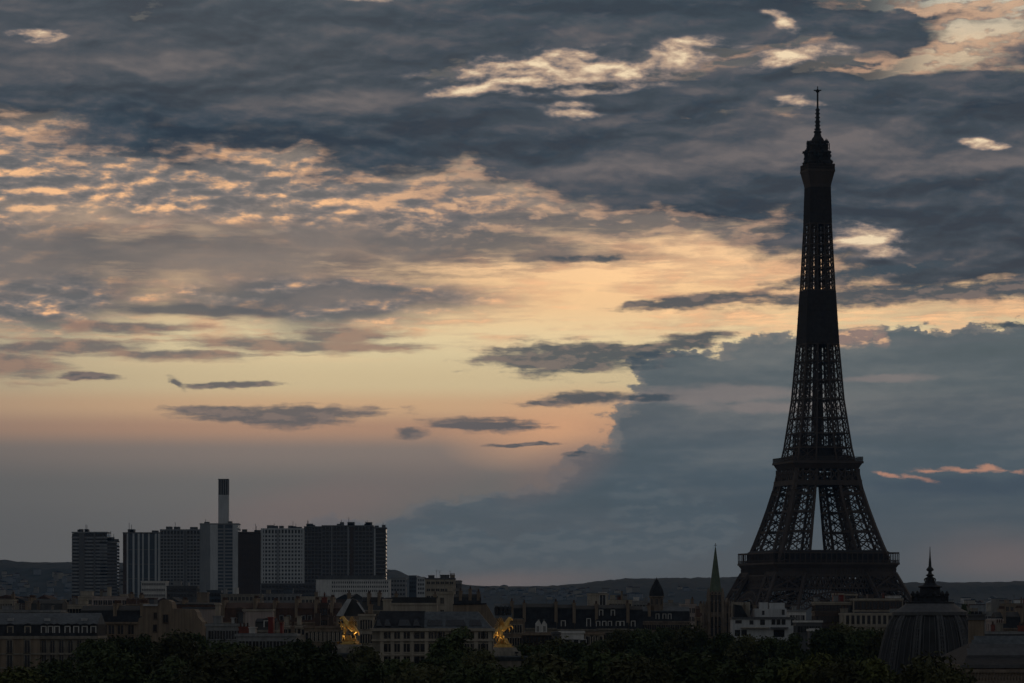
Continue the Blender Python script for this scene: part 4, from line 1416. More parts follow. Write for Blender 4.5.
lan.prism([(-.60, hL - 1.0), (-.42, hL - 1.0), (-.2, hL - .3), (0, hL), (.2, hL - .3), (.42, hL - 1.0), (.60, hL - 1.0), (.32, hL), (0, hL + .55), (-.32, hL)], -.2, .1, 1)
lan = lan.mesh('lancet_window', [MT['glass'], MT['gothic']])
for x in (-1.15, 0, 1.15):
    link('lancet_window', lan, chu, (x * .95, 0, zof(612, D)))
    link('lancet_window', lan, chu, (x * .95, 0, zof(636, D)))
    link('lancet_window', lan, chu, (-hw, hw + x * .95, zof(612, D)), -math.pi / 2)
for q in (594, 614.5, 616):
    m = MB(); m.box(-hw - .2, hw + .2, -.25, 2 * hw + .2, zof(q + .7, D), zof(q - .2, D)); m.build('string_course', MT['gothic'], chu)
for x in (-hw, -.57, .57, hw):
    m = MB(); m.box(x - .22, x + .22, -.55, -.003, 0, zof(600, D)); m.build('buttress', MT['gothic'], chu)
# nave and lower aisles
nx0, nx1 = px2x(chu, D, 702, 734)
m = MB()
m.box(hw + .02, nx1, 1.0, 14, 0, zof(617, D))
m.prism([(hw + .02, zof(617, D)), (nx1 + .2, zof(617, D)), ((hw + nx1) / 2, zof(598, D))], 1.2, 14)
m.build('nave', MT['gothic'], chu)
me = MB(); me.frustum(.4, .4, 0, .35, .35, zof(606, D)); me.lathe([(.5, zof(606, D)), (.05, zof(600.5, D))], 6)
me = me.mesh('pinnacle', MT['gothic'])
for p in (703.5, 706.5, 725.5, 729.5, 733.5):
    link('pinnacle', me, chu, (px2x(chu, D, p)[0], .6, 0))
m = MB(); m.box(nx0, -hw - .02, 1.5, 9, 0, zof(616, D)); m.build('aisle', MT['gothic'], chu)
for x in px2x(chu, D, 705, 727.5, 731.5):
    link('lancet_window', lan, chu, (x, 1.0, zof(633, D)))

# ------------------------------------------------------------------ pale modern blocks under the tower
D = 1040.0
root, w, H = flat('modern_block', 'white modern block with a set back upper storey below the tower', 733, 796, 617.5, D, 13, 'paleblock', rows=0, bays=0, coping='dkgrey', roof='bitumen')
windows(root, [(zof(624.6, D), 1.2, 1.1, px2x(root, D, 751.5)), (zof(625, D), 1.5, 1.3, px2x(root, D, 762.5)), (zof(624.8, D), 1.5, 1.1, px2x(root, D, 773.5, 778.5, 783.5)), (zof(625.5, D), 2.0, .9, px2x(root, D, 792.5)),
               (zof(623.5, D), .9, 1.8, px2x(root, D, 738.5)), (zof(636, D), 1.7, 1.5, px2x(root, D, 737.5, 744)), (zof(637, D), 2.0, 3.0, px2x(root, D, 779))], 'front', 0, 'grey', 'plain')
m = MB(); m.box(*px2x(root, D, 741, 769), -1.4, -.003, zof(628.3, D), zof(627.4, D)); m.build('balcony', MT['cream'], root)
m = MB(); m.box(*px2x(root, D, 770.5, 788), -1.6, -.003, zof(628.6, D), zof(627.2, D)); m.build('awning', MT['dkgrey'], root)
m = MB(); m.box(*px2x(root, D, 755.5, 787.5), 3.0, 11.5, H + .121, zof(608.6, D)); m.build('upper_storey', MT['paleblock'], root)
windows(root, [(zof(615, D), 1.5, .8, px2x(root, D, 784)), (zof(615, D), 1.2, .7, px2x(root, D, 764))], 'front', 3.0, 'white', 'plain')
for a, b, q in ((761, 769, 602.3), (770.5, 786, 602.8)):
    m = MB(); m.box(*px2x(root, D, a, b), 5, 10, zof(608.6, D), zof(q, D)); m.build('penthouse', MT['paleblock'], root)
m = MB()
x0, x1 = px2x(root, D, 735, 747)
m.prism([(x0, H + .13), (x1 + .4, H + .13), (x1 - 1.4, zof(605.5, D)), (x0, zof(604.4, D))], 2.0, 8.0); m.build('sloping_roof', MT['slate'], root)
m = MB(); m.box(*px2x(root, D, 734, 752), 8.5, 12, H + .121, zof(602, D)); m.build('stair_hut', MT['cream'], root)
for a in (746, 757):
    chimney(root, px2x(root, D, a)[0], 9, H, 3.2, .8, 1.6, 'tan', 2)
flat('modern_block', 'grey-white block with a wide roof set right of the white modern block', 788.5, 806, 610, 1090, 11, 'white', rows=1, bays=3, ww=1.6, wh=1.9, coping='grey', roof='zinc', roofbox=[(.3, .5, 1, 'grey')])
flat('garden_house', 'low dark house with a white awning edge among the trees', 796, 822, 620.5, 980, 9, 'dkgrey', rows=1, bays=4, ww=1.6, wh=1.6, coping='white', roof='bitumen')
flat('garden_kiosk', 'tiny white roofed kiosk between the trees below the tower', 809.5, 821.5, 629, 900, 6, 'dkgrey', coping='white', roof='palezinc')
flat('apartment_block', 'long pale flat block with brown bays before the tower foot', 815, 853, 601.8, 1220, 13, 'cream', rows=3, bays=5, ww=3.0, wh=2.1, fh=3.3, first=.7, band='cream', frame='brown', kind='bold', roofbox=[(.02, .10, 1.2, 'grey')])
flat('red_roof_hut', 'bright red rooftop structure with a pale end', 834, 843.5, 593.3, 1235, 7, 'red', roof='red', coping='cream', rows=1, bays=0)
flat('red_roof_hut', 'pale striped rooftop structure right of the bright red one', 843.7, 857, 594, 1236, 7, 'cream', rows=2, bays=1, ww=3.2, wh=.8, fh=1.5, first=.2, frame='brown', roof='bitumen')
flat('apartment_block', 'pale pilastered block with tall brown bays right of the red rooftop', 853.3, 903, 598.5, 1215, 13, 'cream', rows=3, bays=8, ww=1.9, wh=2.5, fh=3.3, first=.5, frame='brown', kind='bold', roof='bitumen', band='cream',
     roofbox=[(.32, .44, 1.2, 'brown'), (.7, .98, .7, 'white')])
rt, w, H = flat('colonnaded_block', 'low pale building with a row of slim columns beside the big dome', 842, 902, 613, 1120, 12, 'cream', rows=1, bays=0, roof='zinc', first=.4)
windows(rt, [(zof(624, 1120), 2.5, 1.35, px2x(rt, 1120, *[847.5 + 5.3 * i for i in range(10)]))], 'front', 0, 'brown', 'plain')
for i in range(11):
    m = MB(); x = px2x(rt, 1120, 844.8 + 5.3 * i)[0]; m.box(x - .3, x + .3, -.6, -.003, 0, H - .51); m.build('column', MT['cream'], rt)
m = MB(); m.box(-w / 2, w / 2, -.9, -.601, zof(626.6, 1120), zof(625.6, 1120)); m.build('balustrade', MT['cream'], rt)
flat('apartment_block', 'dark brown house half hidden by trees left of the slim columns', 815, 842, 611, 1130, 11, 'brown', rows=2, bays=7, roof='bitumen')
flat('far_roofs', 'bright pale roof edge right of the big dome lantern', 940, 970, 608, 1400, 14, 'cream', rows=1, bays=8, roof='palezinc', roofbox=[(.38, .55, .8, 'white')])
flat('far_roofs', 'grey low roofs behind the stone chimney pier', 966, 992, 612, 1350, 14, 'grey', rows=1, bays=7, roof='zinc', roofbox=[(.3, .5, 1.2, 'stone')])
flat('far_house', 'small pale house right of the stone chimney pier', 990, 1003, 619, 1120, 10, 'pink', rows=2, bays=3, roof='palezinc')
mansard('far_house', 'dark broad roof at the right picture edge above the glazed hall', 996, 1040, 628, 612, 1150, 14, 'gothic', bays=7, rows=1, roof='slate', top='bitumen', party=[(.2, 1), (.6, 1.2)], aer=1)
flat('far_house', 'tan flat house at the right edge below the hill', 1004, 1034, 603.5, 1700, 14, 'tan', rows=2, bays=6, roofbox=[(.1, .2, 1.5, 'tan')], aer=1)
flat('far_house', 'low dark terrace above the glazed hall roof', 984, 1036, 632, 900, 10, 'dkgrey', rows=1, bays=9, roof='zinc', coping='grey')

# ------------------------------------------------------------------ town on the hillsides
def hill_house(lab, grp, px, py, w, h, wall, roof, D=5900, sloped=True):
    p = at(px, py, D)
    r = thing('hillside_house', lab, 'house', (p.x, D, 0), math.radians(rnd.uniform(-25, 25)), grp)
    m = MB(); m.box(-w / 2, w / 2, 0, 10, 0, p.z); m.build('wall', MT[wall], r)
    m = MB()
    if sloped:
        m.prism([(-w / 2 - .4, p.z), (w / 2 + .4, p.z), (0, p.z + h)], -.4, 10.4)
    else:
        m.box(-w / 2 - .2, w / 2 + .2, -.2, 10.2, p.z, p.z + 1)
    m.build('roof', MT[roof], r)


def on_hill(lab, grp, px, py):
    """A house standing on the slope where the picture row py meets it."""
    D = 6400.0
    while D < 8500 and hill_z((px - 512) * D / F, D) < zof(py, D):
        D += 25
    X = (px - 512) * D / F
    w, hh, d = rnd.uniform(8, 19), rnd.uniform(4, 11), 10
    z = hill_z(X, D)
    r = thing('hillside_house', lab, 'house', (X, D, max(0, z - 6)), math.radians(rnd.uniform(-25, 25)), grp)
    m = MB(); m.box(-w / 2, w / 2, 0, d, 0, 6 + hh); m.build('wall', MT[rnd.choice(['grey', 'stone', 'cream', 'midblock'])], r)
    m = MB()
    if rnd.random() < .6:
        m.prism([(-w / 2 - .4, 6 + hh), (w / 2 + .4, 6 + hh), (0, 8.5 + hh)], -.4, d + .4)
    else:
        m.box(-w / 2 - .2, w / 2 + .2, -.2, d + .2, 6 + hh, 7 + hh)
    m.build('roof', MT[rnd.choice(['slate', 'tile', 'zinc'])], r)


HA = 'pale houses on the left wooded hill'
for i in range(46):
    on_hill('tiny pale house on the wooded hill left of the tower blocks', HA, rnd.uniform(-6, 70), rnd.uniform(574, 600))
HB = 'pale houses on the middle hill'
for i in range(60):
    on_hill('tiny pale house on the blue hill beyond the mansard row', HB, rnd.choice([rnd.uniform(468, 704), rnd.gauss(560, 26)]), rnd.uniform(590, 602))
HC_ = 'pale houses below the right hill'
for i in range(44):
    hill_house('tiny pale house at the foot of the right hill', HC_, rnd.uniform(902, 1026), rnd.uniform(597, 610), rnd.uniform(7, 15), rnd.uniform(2, 4), rnd.choice(['grey', 'stone', 'cream', 'white', 'midblock']), rnd.choice(['slate', 'tile', 'zinc', 'palezinc']), rnd.uniform(3400, 5600), rnd.random() < .5)
HD = 'low roofs in front of the tower blocks'
for i in range(50):
    hill_house('low dim rooftop in front of the distant tower blocks', HD, rnd.uniform(-4, 470), rnd.uniform(598, 604), rnd.uniform(7, 16), rnd.uniform(1.5, 3), rnd.choice(['grey', 'stone', 'tan', 'brown', 'dkgrey']), rnd.choice(['slate', 'tile', 'bitumen']), rnd.uniform(1900, 3000), rnd.random() < .5)

# ------------------------------------------------------------------ the great dome in front
D = 600.0
dp = at(930, YH, D + 14)
dm = thing('domed_palace', 'great sooty ribbed dome with a spired lantern', 'dome', (dp.x, D + 14, 0), math.radians(8))
s = (D + 14) / F
zc = lambda q: zof(q, D + 14)
m = MB()
prof = [(54 * s, 0.02), (54 * s, zc(676)), (52.5 * s, zc(668)), (50 * s, zc(655)), (47 * s, zc(642)), (43.5 * s, zc(630)), (39.5 * s, zc(621)), (36 * s, zc(616))]
m.lathe(prof, 40)
dshell = m.build('dome', MT['dome'], dm)
N = 12
for k in range(N):
    for off in (-.055, .055):
        a = 2 * math.pi * k / N + off
        m = MB()
        for (r0, z0), (r1, z1) in zip(prof[1:], prof[2:]):
            m.beam(((r0 + .1) * math.cos(a), (r0 + .1) * math.sin(a), z0), ((r1 + .1) * math.cos(a), (r1 + .1) * math.sin(a), z1), .34, .4)
        m.build('rib', MT['dkgrey'], dm)
    m = MB()
    a = 2 * math.pi * k / N
    for (r0, z0), (r1, z1) in zip(prof[1:], prof[2:]):
        for t in (.2, .5, .8):
            r, z = r0 + (r1 - r0) * t + .25, z0 + (z1 - z0) * t
            c_ = Vector((r * math.cos(a), r * math.sin(a), z))
            tn = Vector((-math.sin(a), math.cos(a), 0)) * (r * .045)
            m.beam(c_ - tn, c_ + tn, .18)
        m.beam(((r0 + .2) * math.cos(a), (r0 + .2) * math.sin(a), z0), ((r1 + .2) * math.cos(a), (r1 + .2) * math.sin(a), z1), .16)
    m.build('rib_rung', MT['dkgrey'], dm)
    m = MB()
    a = 2 * math.pi * (k + .5) / N
    for da in (-.13, 0, .13):
        for (r0, z0), (r1, z1) in zip(prof[1:], prof[2:]):
            m.beam(((r0 + .05) * math.cos(a + da), (r0 + .05) * math.sin(a + da), z0), ((r1 + .05) * math.cos(a + da), (r1 + .05) * math.sin(a + da), z1), .10)
    m.build('glazing_bars', MT['dkgrey'], dm)
m = MB()
m.lathe([(36.5 * s, zc(616)), (38 * s, zc(615.2)), (38 * s, zc(612)), (36 * s, zc(611)), (33 * s, zc(609.8)), (27 * s, zc(606)), (24 * s, zc(603.5))], 32)
m.build('crown_ring', MT['dkgrey'], dm)
m = MB()
m.lathe([(24.5 * s, zc(603.5)), (24.5 * s, zc(602)), (18 * s, zc(601.5)), (17 * s, zc(597)), (18.5 * s, zc(596.6)), (18.5 * s, zc(595.6)), (11 * s, zc(595)), (10 * s, zc(588)), (12 * s, zc(587.4)), (12 * s, zc(586.6)), (7 * s, zc(585)), (4.0 * s, zc(581)), (2.6 * s, zc(576))], 16)
lant = m.build('lantern', MT['slate'], dm)
for k in range(12):
    a = 2 * math.pi * k / 12
    m = MB()
    m.beam((17.6 * s * math.cos(a), 17.6 * s * math.sin(a), zc(602)), (17.6 * s * math.cos(a), 17.6 * s * math.sin(a), zc(596.6)), .35)
    m.lathe([(.32, zc(595.6)), (.4, zc(594.4)), (.08, zc(591))], 6, 17.5 * s * math.cos(a), 17.5 * s * math.sin(a))
    m.build('lantern_post', MT['slate'], lant)
m = MB()
m.lathe([(2.2 * s, zc(577)), (4.6 * s, zc(575.2)), (2.0 * s, zc(573.6)), (1.8 * s, zc(571.5)), (4.0 * s, zc(570.2)), (3.4 * s, zc(568.6)), (1.6 * s, zc(566.8)), (1.3 * s, zc(562)), (.7 * s, zc(556)), (.22 * s, zc(546.5))], 10)
for k in range(6):
    a = 2 * math.pi * k / 6
    m.beam((1.8 * s * math.cos(a), 1.8 * s * math.sin(a), zc(577)), (5.8 * s * math.cos(a), 5.8 * s * math.sin(a), zc(579.2)), .18)
    m.beam((5.8 * s * math.cos(a), 5.8 * s * math.sin(a), zc(579.2)), (4.6 * s * math.cos(a), 4.6 * s * math.sin(a), zc(583)), .16)
m.build('spire', MT['blackm'], dm)

# stone chimney pier and hall roofs at the right
D = 560.0
pr_ = at(976.5, YH, D)
pier = thing('stone_pier', 'square tan stone pier with a dark moulded cap beside the dome', 'pier', (pr_.x, D, 0), math.radians(-6))
s = D / F
m = MB(); m.box(-8.0 * s, 8.0 * s, 0, 16 * s, 0, zof(620, D)); m.build('shaft', MT['tan'], pier)
m = MB()
m.box(-8.6 * s, 8.6 * s, -.1, 16.6 * s, zof(657.5, D), zof(655.5, D)); m.build('string_course', MT['stone'], pier)
m = MB()
m.box(-9.2 * s, 9.2 * s, -.2, 17.2 * s, zof(620, D), zof(618.4, D))
m.box(-8.4 * s, 8.4 * s, -.05, 16.4 * s, zof(618.4, D), zof(615.6, D))
m.box(-9.6 * s, 9.6 * s, -.25, 17.6 * s, zof(615.6, D), zof(614.2, D))
m.build('cap', MT['dkgrey'], pier)
m = MB()
for k in range(3):
    m.lathe([(.28, zof(614.2, D)), (.22, zof(611.3, D))], 8, (-4 + 4 * k) * s, 8 * s)
m.build('chimney_pot', MT['slate'], pier)

D = 520.0
hl = at(1010, YH, D)
hall = thing('glazed_hall', 'long dim hall roof with pale zinc bands at the lower right corner', 'hall', (hl.x, D, 0), 0)
xh = lambda *p: px2x(hall, D, *p)
x0, x1 = xh(962, 1100)
m = MB(); m.box(x0, x1, 0, 40, 0, zof(664.5, D)); m.build('wall', MT['gothic'], hall)
m = MB()
zA, zB = zof(664.5, D), zof(640, D + 20)
m.add([(x0, -.4, zA), (x1, -.4, zA), (x1, 40, zA), (x0, 40, zA), (xh(994)[0], 20, zB), (x1, 20, zB)], [(0, 1, 5, 4), (2, 3, 4, 5), (1, 2, 5), (3, 0, 4), (0, 3, 2, 1)])
m.build('roof', MT['slate'], hall)
for t, mt_ in ((.86, 'zinc'), (.70, 'zinc'), (.52, 'dkgrey'), (.34, 'dkgrey')):
    m = MB()
    z = zA + (zB - zA) * t
    y = -.4 + 20.4 * t
    xs = x0 + (xh(994)[0] - x0) * t
    m.add([(xs, y - .5, z - .1), (x1, y - .5, z - .1), (x1, y + .8, z + .9), (xs, y + .8, z + .9), (xs, y - .5, z + .15), (x1, y - .5, z + .15), (x1, y + .8, z + 1.05), (xs, y + .8, z + 1.05)], BOXF)
    m.build('roof_band', MT[mt_], hall)
m = MB(); m.box(x0 - .3, x1, -.8, -.41, zof(668, D), zof(664.6, D)); m.build('cornice', MT['dkgrey'], hall)
bl = MB(); bl.lathe([(.16, 0), (.24, .35), (.12, .8), (.2, 1.1)], 8)
zz = zof(679, D)
bal = thing('balustrade', 'dark stone balustrade with pale slots along the bottom right edge', 'balustrade', (hall.location.x, D - 14, 0))
m = MB(); m.box(x0 - 6, x1, -.4, .4, 0, zz); m.build('base_wall', MT['gothic'], bal)
m = MB(); m.box(x0 - 6, x1, -.5, .5, zz + 1.1, zz + 1.5); m.build('handrail', MT['gothic'], bal)
bme = bl.mesh('baluster', MT['gothic'])
n = 0
x = x0 - 5.5
while x < xh(1030)[0] and n < 95:
    link('baluster', bme, bal, (x, 0, zz)); x += .42; n += 1

# ================================================================== gilded statues on their pillars
def skin(verts, edges, radii, sub=1, root=0):
    me = bpy.data.meshes.new('skin')
    me.from_pydata([Vector(v) for v in verts], edges, [])
    o = bpy.data.objects.new('skin', me)
    sc.collection.objects.link(o)
    md = o.modifiers.new('s', 'SKIN')
    for i, r in enumerate(radii):
        r = r if isinstance(r, tuple) else (r, r)
        me.skin_vertices[0].data[i].radius = r
    me.skin_vertices[0].data[root].use_root = True
    md2 = o.modifiers.new('u', 'SUBSURF')
    md2.levels = sub
    md2.render_levels = sub
    dg = bpy.context.evaluated_depsgraph_get()
    dg.update()
    res = bpy.data.meshes.new_from_object(o.evaluated_get(dg))
    bpy.data.objects.remove(o)
    bpy.data.meshes.remove(me)
    for p in res.polygons:
        p.use_smooth = True
    return res


def horse_mesh():
    """A rearing horse, head turned to +x, about 4.4 m tall (over life size)."""
    v = [(-.9, 0, 1.75), (-.2, 0, 2.2), (.55, 0, 2.75), (.95, 0, 3.35), (1.15, 0, 3.95), (1.45, 0, 4.12), (1.95, 0, 3.72),   # croup..chest, neck, poll, muzzle
         (-1.05, .30, 1.35), (-.65, .36, .95), (-1.05, .38, .55), (-1.0, .38, .06), (-.82, .38, .0),     # near hind leg: stifle, hock, fetlock, hoof
         (-1.05, -.30, 1.35), (-.55, -.36, .95), (-.95, -.38, .55), (-.85, -.38, .06), (-.66, -.38, .0),
         (.85, .30, 2.5), (1.45, .33, 2.45), (1.55, .33, 1.95), (1.40, .33, 1.75),                        # raised fore legs
         (.85, -.30, 2.6), (1.5, -.33, 2.85), (1.85, -.33, 2.45), (1.75, -.33, 2.2),
         (-1.25, 0, 1.75), (-1.6, 0, 1.3), (-1.65, 0, .7),                                               # tail
         (1.22, .14, 4.32), (1.22, -.14, 4.32)]
    e = [(0, 1), (1, 2), (2, 3), (3, 4), (4, 5), (5, 6), (0, 7), (7, 8), (8, 9), (9, 10), (10, 11), (0, 12), (12, 13), (13, 14), (14, 15), (15, 16),
         (2, 17), (17, 18), (18, 19), (19, 20), (2, 21), (21, 22), (22, 23), (23, 24), (0, 25), (25, 26), (26, 27), (4, 28), (4, 29)]
    r = [.58, .60, .58, .40, .27, .24, .15, .34, .19, .13, .10, .12, .34, .19, .13, .10, .12, .24, .17, .11, .11, .24, .17, .11, .11, .14, .18, .06, .05, .05]
    return skin(v, e, r, 2, 1)


def figure_mesh():
    """A striding draped figure with one raised arm."""
    v = [(0, 0, 1.75), (0, 0, 2.3), (.05, 0, 2.75), (.1, 0, 3.0), (.16, 0, 3.28),
         (.1, .20, 1.0), (-.05, .22, .08), (.2, .24, .03), (.25, -.18, 1.05), (.45, -.2, .1), (.68, -.2, .03),
         (.05, .38, 2.62), (-.25, .62, 2.15), (-.05, .75, 1.75), (.05, -.38, 2.65), (.45, -.55, 3.05), (.7, -.5, 3.65), (.78, -.48, 3.85)]
    e = [(0, 1), (1, 2), (2, 3), (3, 4), (0, 5), (5, 6), (6, 7), (0, 8), (8, 9), (9, 10), (2, 11), (11, 12), (12, 13), (2, 14), (14, 15), (15, 16), (16, 17)]
    r = [.40, .30, .36, .14, .23, .26, .13, .10, .27, .13, .10, .18, .12, .09, .18, .12, .09, .09]
    return skin(v, e, r, 2, 0)


HM, FM = horse_mesh(), figure_mesh()
HM.materials.clear(); HM.materials.append(MT['gold'])
FM.materials.clear(); FM.materials.append(MT['gold'])


def wing_mesh():
    m = MB()
    for k in range(9):
        a = math.radians(62 - 9 * k)
        L = 2.3 - .13 * k
        p0 = Vector((-.10 * k, 0, -.09 * k))
        p1 = p0 + Vector((-math.cos(a) * L * .75, .08 * k, math.sin(a) * L))
        m.beam(p0, p0.lerp(p1, .55), .34, .10)
        m.beam(p0.lerp(p1, .5), p1, .22, .08)
    return m.mesh('wing', MT['gold'])


WM_ = wing_mesh()


def pillar_and_statue(pxc, ptop, pbase, D, labels, rz, fig_off, hscale, lamp):
    c = at(pxc, YH, D)
    zb = zof(pbase, D)
    pil = thing('bridge_pillar', labels[0], 'pillar', (c.x, D, 0), math.radians(12), 'bridge pillars carrying gilded statues')
    m = MB(); m.box(-2.3, 2.3, -2.3, 2.3, 0, zb - 3.2); m.build('shaft', MT['stone'], pil)
    cm = MB(); cm.lathe([(.55, 2.0), (.5, zb - 4.6), (.62, zb - 4.5), (.8, zb - 3.3)], 12)
    cm = cm.mesh('column', MT['stone'])
    for x in (-2.3, 2.3):
        for y in (-2.3, 2.3):
            link('column', cm, pil, (x, y, 0))
    m = MB(); m.frustum(3.2, 3.2, zb - 3.2, 3.3, 3.3, zb - 1.5); m.build('frieze', MT['stone'], pil)
    m = MB(); m.frustum(3.6, 3.6, zb - 1.5, 4.3, 4.3, zb - .75); m.box(-4.5, 4.5, -4.5, 4.5, zb - .75, zb - .45); m.build('cornice', MT['zinc'], pil)
    m = MB()
    m.frustum(3.3, 3.3, zb - .449, 3.1, 3.1, zb + .5); m.frustum(2.7, 2.7, zb + .5, 2.3, 2.3, zb + 1.3)
    m.build('stepped_plinth', MT['stone'], pil)
    zp = zb + 1.302
    st = thing('gilded_statue', labels[1], 'statue', (c.x, D, zp), math.radians(rz), 'gilded horse statues on bridge pillars')
    m = MB()
    m.box(-1.75, 1.75, -1.6, 1.6, 0, .22); m.frustum(1.5, 1.35, .22, 1.45, 1.3, .6); m.box(-1.6, 1.6, -1.45, 1.45, .6, .74)
    m.frustum(1.25, 1.1, .74, .8, .7, 1.15)
    for k in range(9):
        a = .7 * k
        m.lathe([(.30, .74), (.38, 1.0), (.22, 1.25), (.05, 1.4)], 6, 1.0 * math.cos(a), .85 * math.sin(a), a)
    m.lathe([(.8, 1.1), (.75, 1.5), (.5, 1.9)], 9, .45, .1)
    m.build('rock_base', MT['gold'], st)
    h = link('horse', HM, st, (0, .25, 1.05), math.radians(8)); h.scale = (hscale,) * 3
    for sy in (.42, -.42):
        w = link('wing', WM_, st, (.25 * hscale, .25 + sy * hscale, 1.05 + 2.75 * hscale), 0)
        w.scale = (hscale * .8, hscale * (1 if sy > 0 else -1), hscale * .72)
    f = link('figure', FM, st, fig_off, math.radians(30)); f.scale = (hscale * .95,) * 3
    m = MB()
    m.beam((fig_off[0] + .7, fig_off[1] - .2, fig_off[2] + 3.3), (fig_off[0] + 1.5, fig_off[1] + .1, fig_off[2] + 3.9), .10)
    m.lathe([(.10, 0), (.30, .5), (.26, .55)], 8, fig_off[0] + 1.5, fig_off[1] + .1)
    m.build('trumpet', MT['gold'], st)
    # two floodlights on the cornice edge in front
    for (lx, ly), lab, en in lamp:
        fl = thing('floodlight', lab, 'floodlight', (c.x + lx, D + ly, zb - .447), 0, 'floodlights at the gilded statues')
        m = MB(); m.box(-.3, .3, -.15, .15, 0, .1); m.beam((0, 0, .1), (0, 0, .5), .1); m.build('bracket', MT['blackm'], fl)
        m = MB(); m.box(-.35, .35, -.22, .22, .5, .85); m.build('lamp_housing', MT['blackm'], fl)
        ld = bpy.data.lights.new('floodlight_beam', 'SPOT')
        ld.energy = en * 1.25
        ld.color = (1.0, .76, .44)
        ld.spot_size = math.radians(52)
        ld.spot_blend = .9
        ld.shadow_soft_size = .3
        lo = bpy.data.objects.new('floodlight_beam', ld)
        sc.collection.objects.link(lo)
        lo.location = (0, -.1, .98)
        lo.parent = fl
        d = Vector((-lx * .7, -ly - .2, 5.2))
        lo.rotation_euler = (-d).to_track_quat('Z', 'Y').to_euler()


pillar_and_statue(350.5, 618, 650.5, 800, ('stone bridge pillar sunk in the trees under the left gilded statue', 'left of the two gilded horse statues, in front of the dark slanting studio roofs', ), 165, (.9, 1.15, .75), 1.15,
                  [((2.9, -3.1), 'floodlight on the right corner below the left gilded statue', 700), ((-2.9, -3.1), 'floodlight on the left corner below the left gilded statue', 260)])
pillar_and_statue(503, 618, 653.5, 800, ('stone bridge pillar with a wide dark cornice under the right gilded statue', 'right of the two gilded horse statues, before the pale gable end', ), 20, (-.9, -1.2, .75), 1.25,
                  [((2.9, -3.1), 'floodlight on the right corner below the right gilded statue', 500), ((-2.9, -3.1), 'floodlight on the left corner below the right gilded statue', 500)])

# ================================================================== trees
def crown_mesh(seed, R, Hc, n, leaf, mt, lobes=22):
    """Thousands of leaf-clump faces gathered on many uneven lobes, with gaps between."""
    r = random.Random(seed)
    L = []
    for i in range(lobes):
        a = r.uniform(0, 6.283)
        t = r.random()
        zz = Hc * (.10 + .82 * t)
        env = R * (math.sin(math.pi * min(1, .12 + .80 * t)) ** .65) * r.uniform(.62, 1.02)
        q = env * r.uniform(.45, .82)
        L.append((q * math.cos(a), q * math.sin(a), zz, R * r.uniform(.24, .44)))
    L.append((r.uniform(-.5, .5), r.uniform(-.5, .5), Hc * .93, R * .28))
    tot = sum(l[3] ** 2 for l in L)
    vs, fs = [], []
    for (cx, cy, cz, lr) in L:
        for k in range(int(n * lr * lr / tot)):
            u = Vector((r.gauss(0, 1), r.gauss(0, 1), r.gauss(0, 1)))
            u.normalize()
            d = lr * (r.random() ** .33) * r.uniform(.75, 1.18)
            p = Vector((cx, cy, cz)) + Vector((u.x * d, u.y * d, u.z * d * .8))
            nrm = (u + Vector((r.gauss(0, .7), r.gauss(0, .7), r.gauss(.3, .7)))).normalized()
            t1 = nrm.orthogonal().normalized()
            t1.rotate(Matrix.Rotation(r.uniform(0, 6.28), 3, nrm))
            t2 = nrm.cross(t1)
            s = leaf * r.uniform(.55, 1.25)
            o = len(vs)
            vs += [p - t1 * s, p + t2 * s * .5 + nrm * s * .15, p + t1 * s, p - t2 * s * .5 + nrm * s * .15]
            fs.append((o, o + 1, o + 2, o + 3))
    me = bpy.data.meshes.new('crown')
    me.from_pydata([tuple(v) for v in vs], [], fs)
    me.materials.append(MT[mt])
    me.update()
    return me, L


def trunk_mesh(seed, L, base, Hc):
    r = random.Random(seed)
    m = MB()
    m.lathe([(.55, 0), (.42, 1.2), (.36, base), (.22, base + Hc * .4), (.08, base + Hc * .8)], 9)
    for (cx, cy, cz, lr) in L[::2]:
        z0 = base * .8 + cz * .35
        a, b = Vector((0, 0, z0)), Vector((cx * .9, cy * .9, base + cz))
        mid = a.lerp(b, .5) + Vector((0, 0, .6))
        m.beam(a, mid, .26)
        m.beam(mid, b, .14)
    return m.mesh('trunk', MT['trunk'])


KINDS = []
for i, (R, Hc, base, n, leaf, mt, lob) in enumerate([(7.0, 17, 6, 9500, .46, 'leaf', 30), (6.2, 18, 7, 8500, .44, 'leaf', 26), (7.6, 15, 7, 9500, .48, 'leaf2', 32),
                                                     (5.6, 17, 6, 8000, .42, 'leaf3', 26), (7.2, 16, 8, 9500, .42, 'leaf', 36), (4.2, 19, 4, 7000, .42, 'leaf', 24), (6.4, 15, 7, 9000, .40, 'leaf2', 30)]):
    me, L = crown_mesh(40 + i, R, Hc, n, leaf, mt, lob)
    KINDS.append((me, trunk_mesh(80 + i, L, base, Hc), base, R, base + Hc * 1.0))


def tree(px, ptop, D, kind, label, wscale=1.0, group=None):
    me, tk, base, R, H = KINDS[kind]
    p = at(px, ptop, D)
    k = p.z / H
    t = thing('tree', label, 'tree', (p.x, D, 0), rnd.uniform(0, 6.28), group)
    o = link('crown', me, t, (0, 0, base * k)); o.scale = (k * wscale, k * wscale, k)
    o = link('trunk', tk, t); o.scale = (k, k, k)
    return t


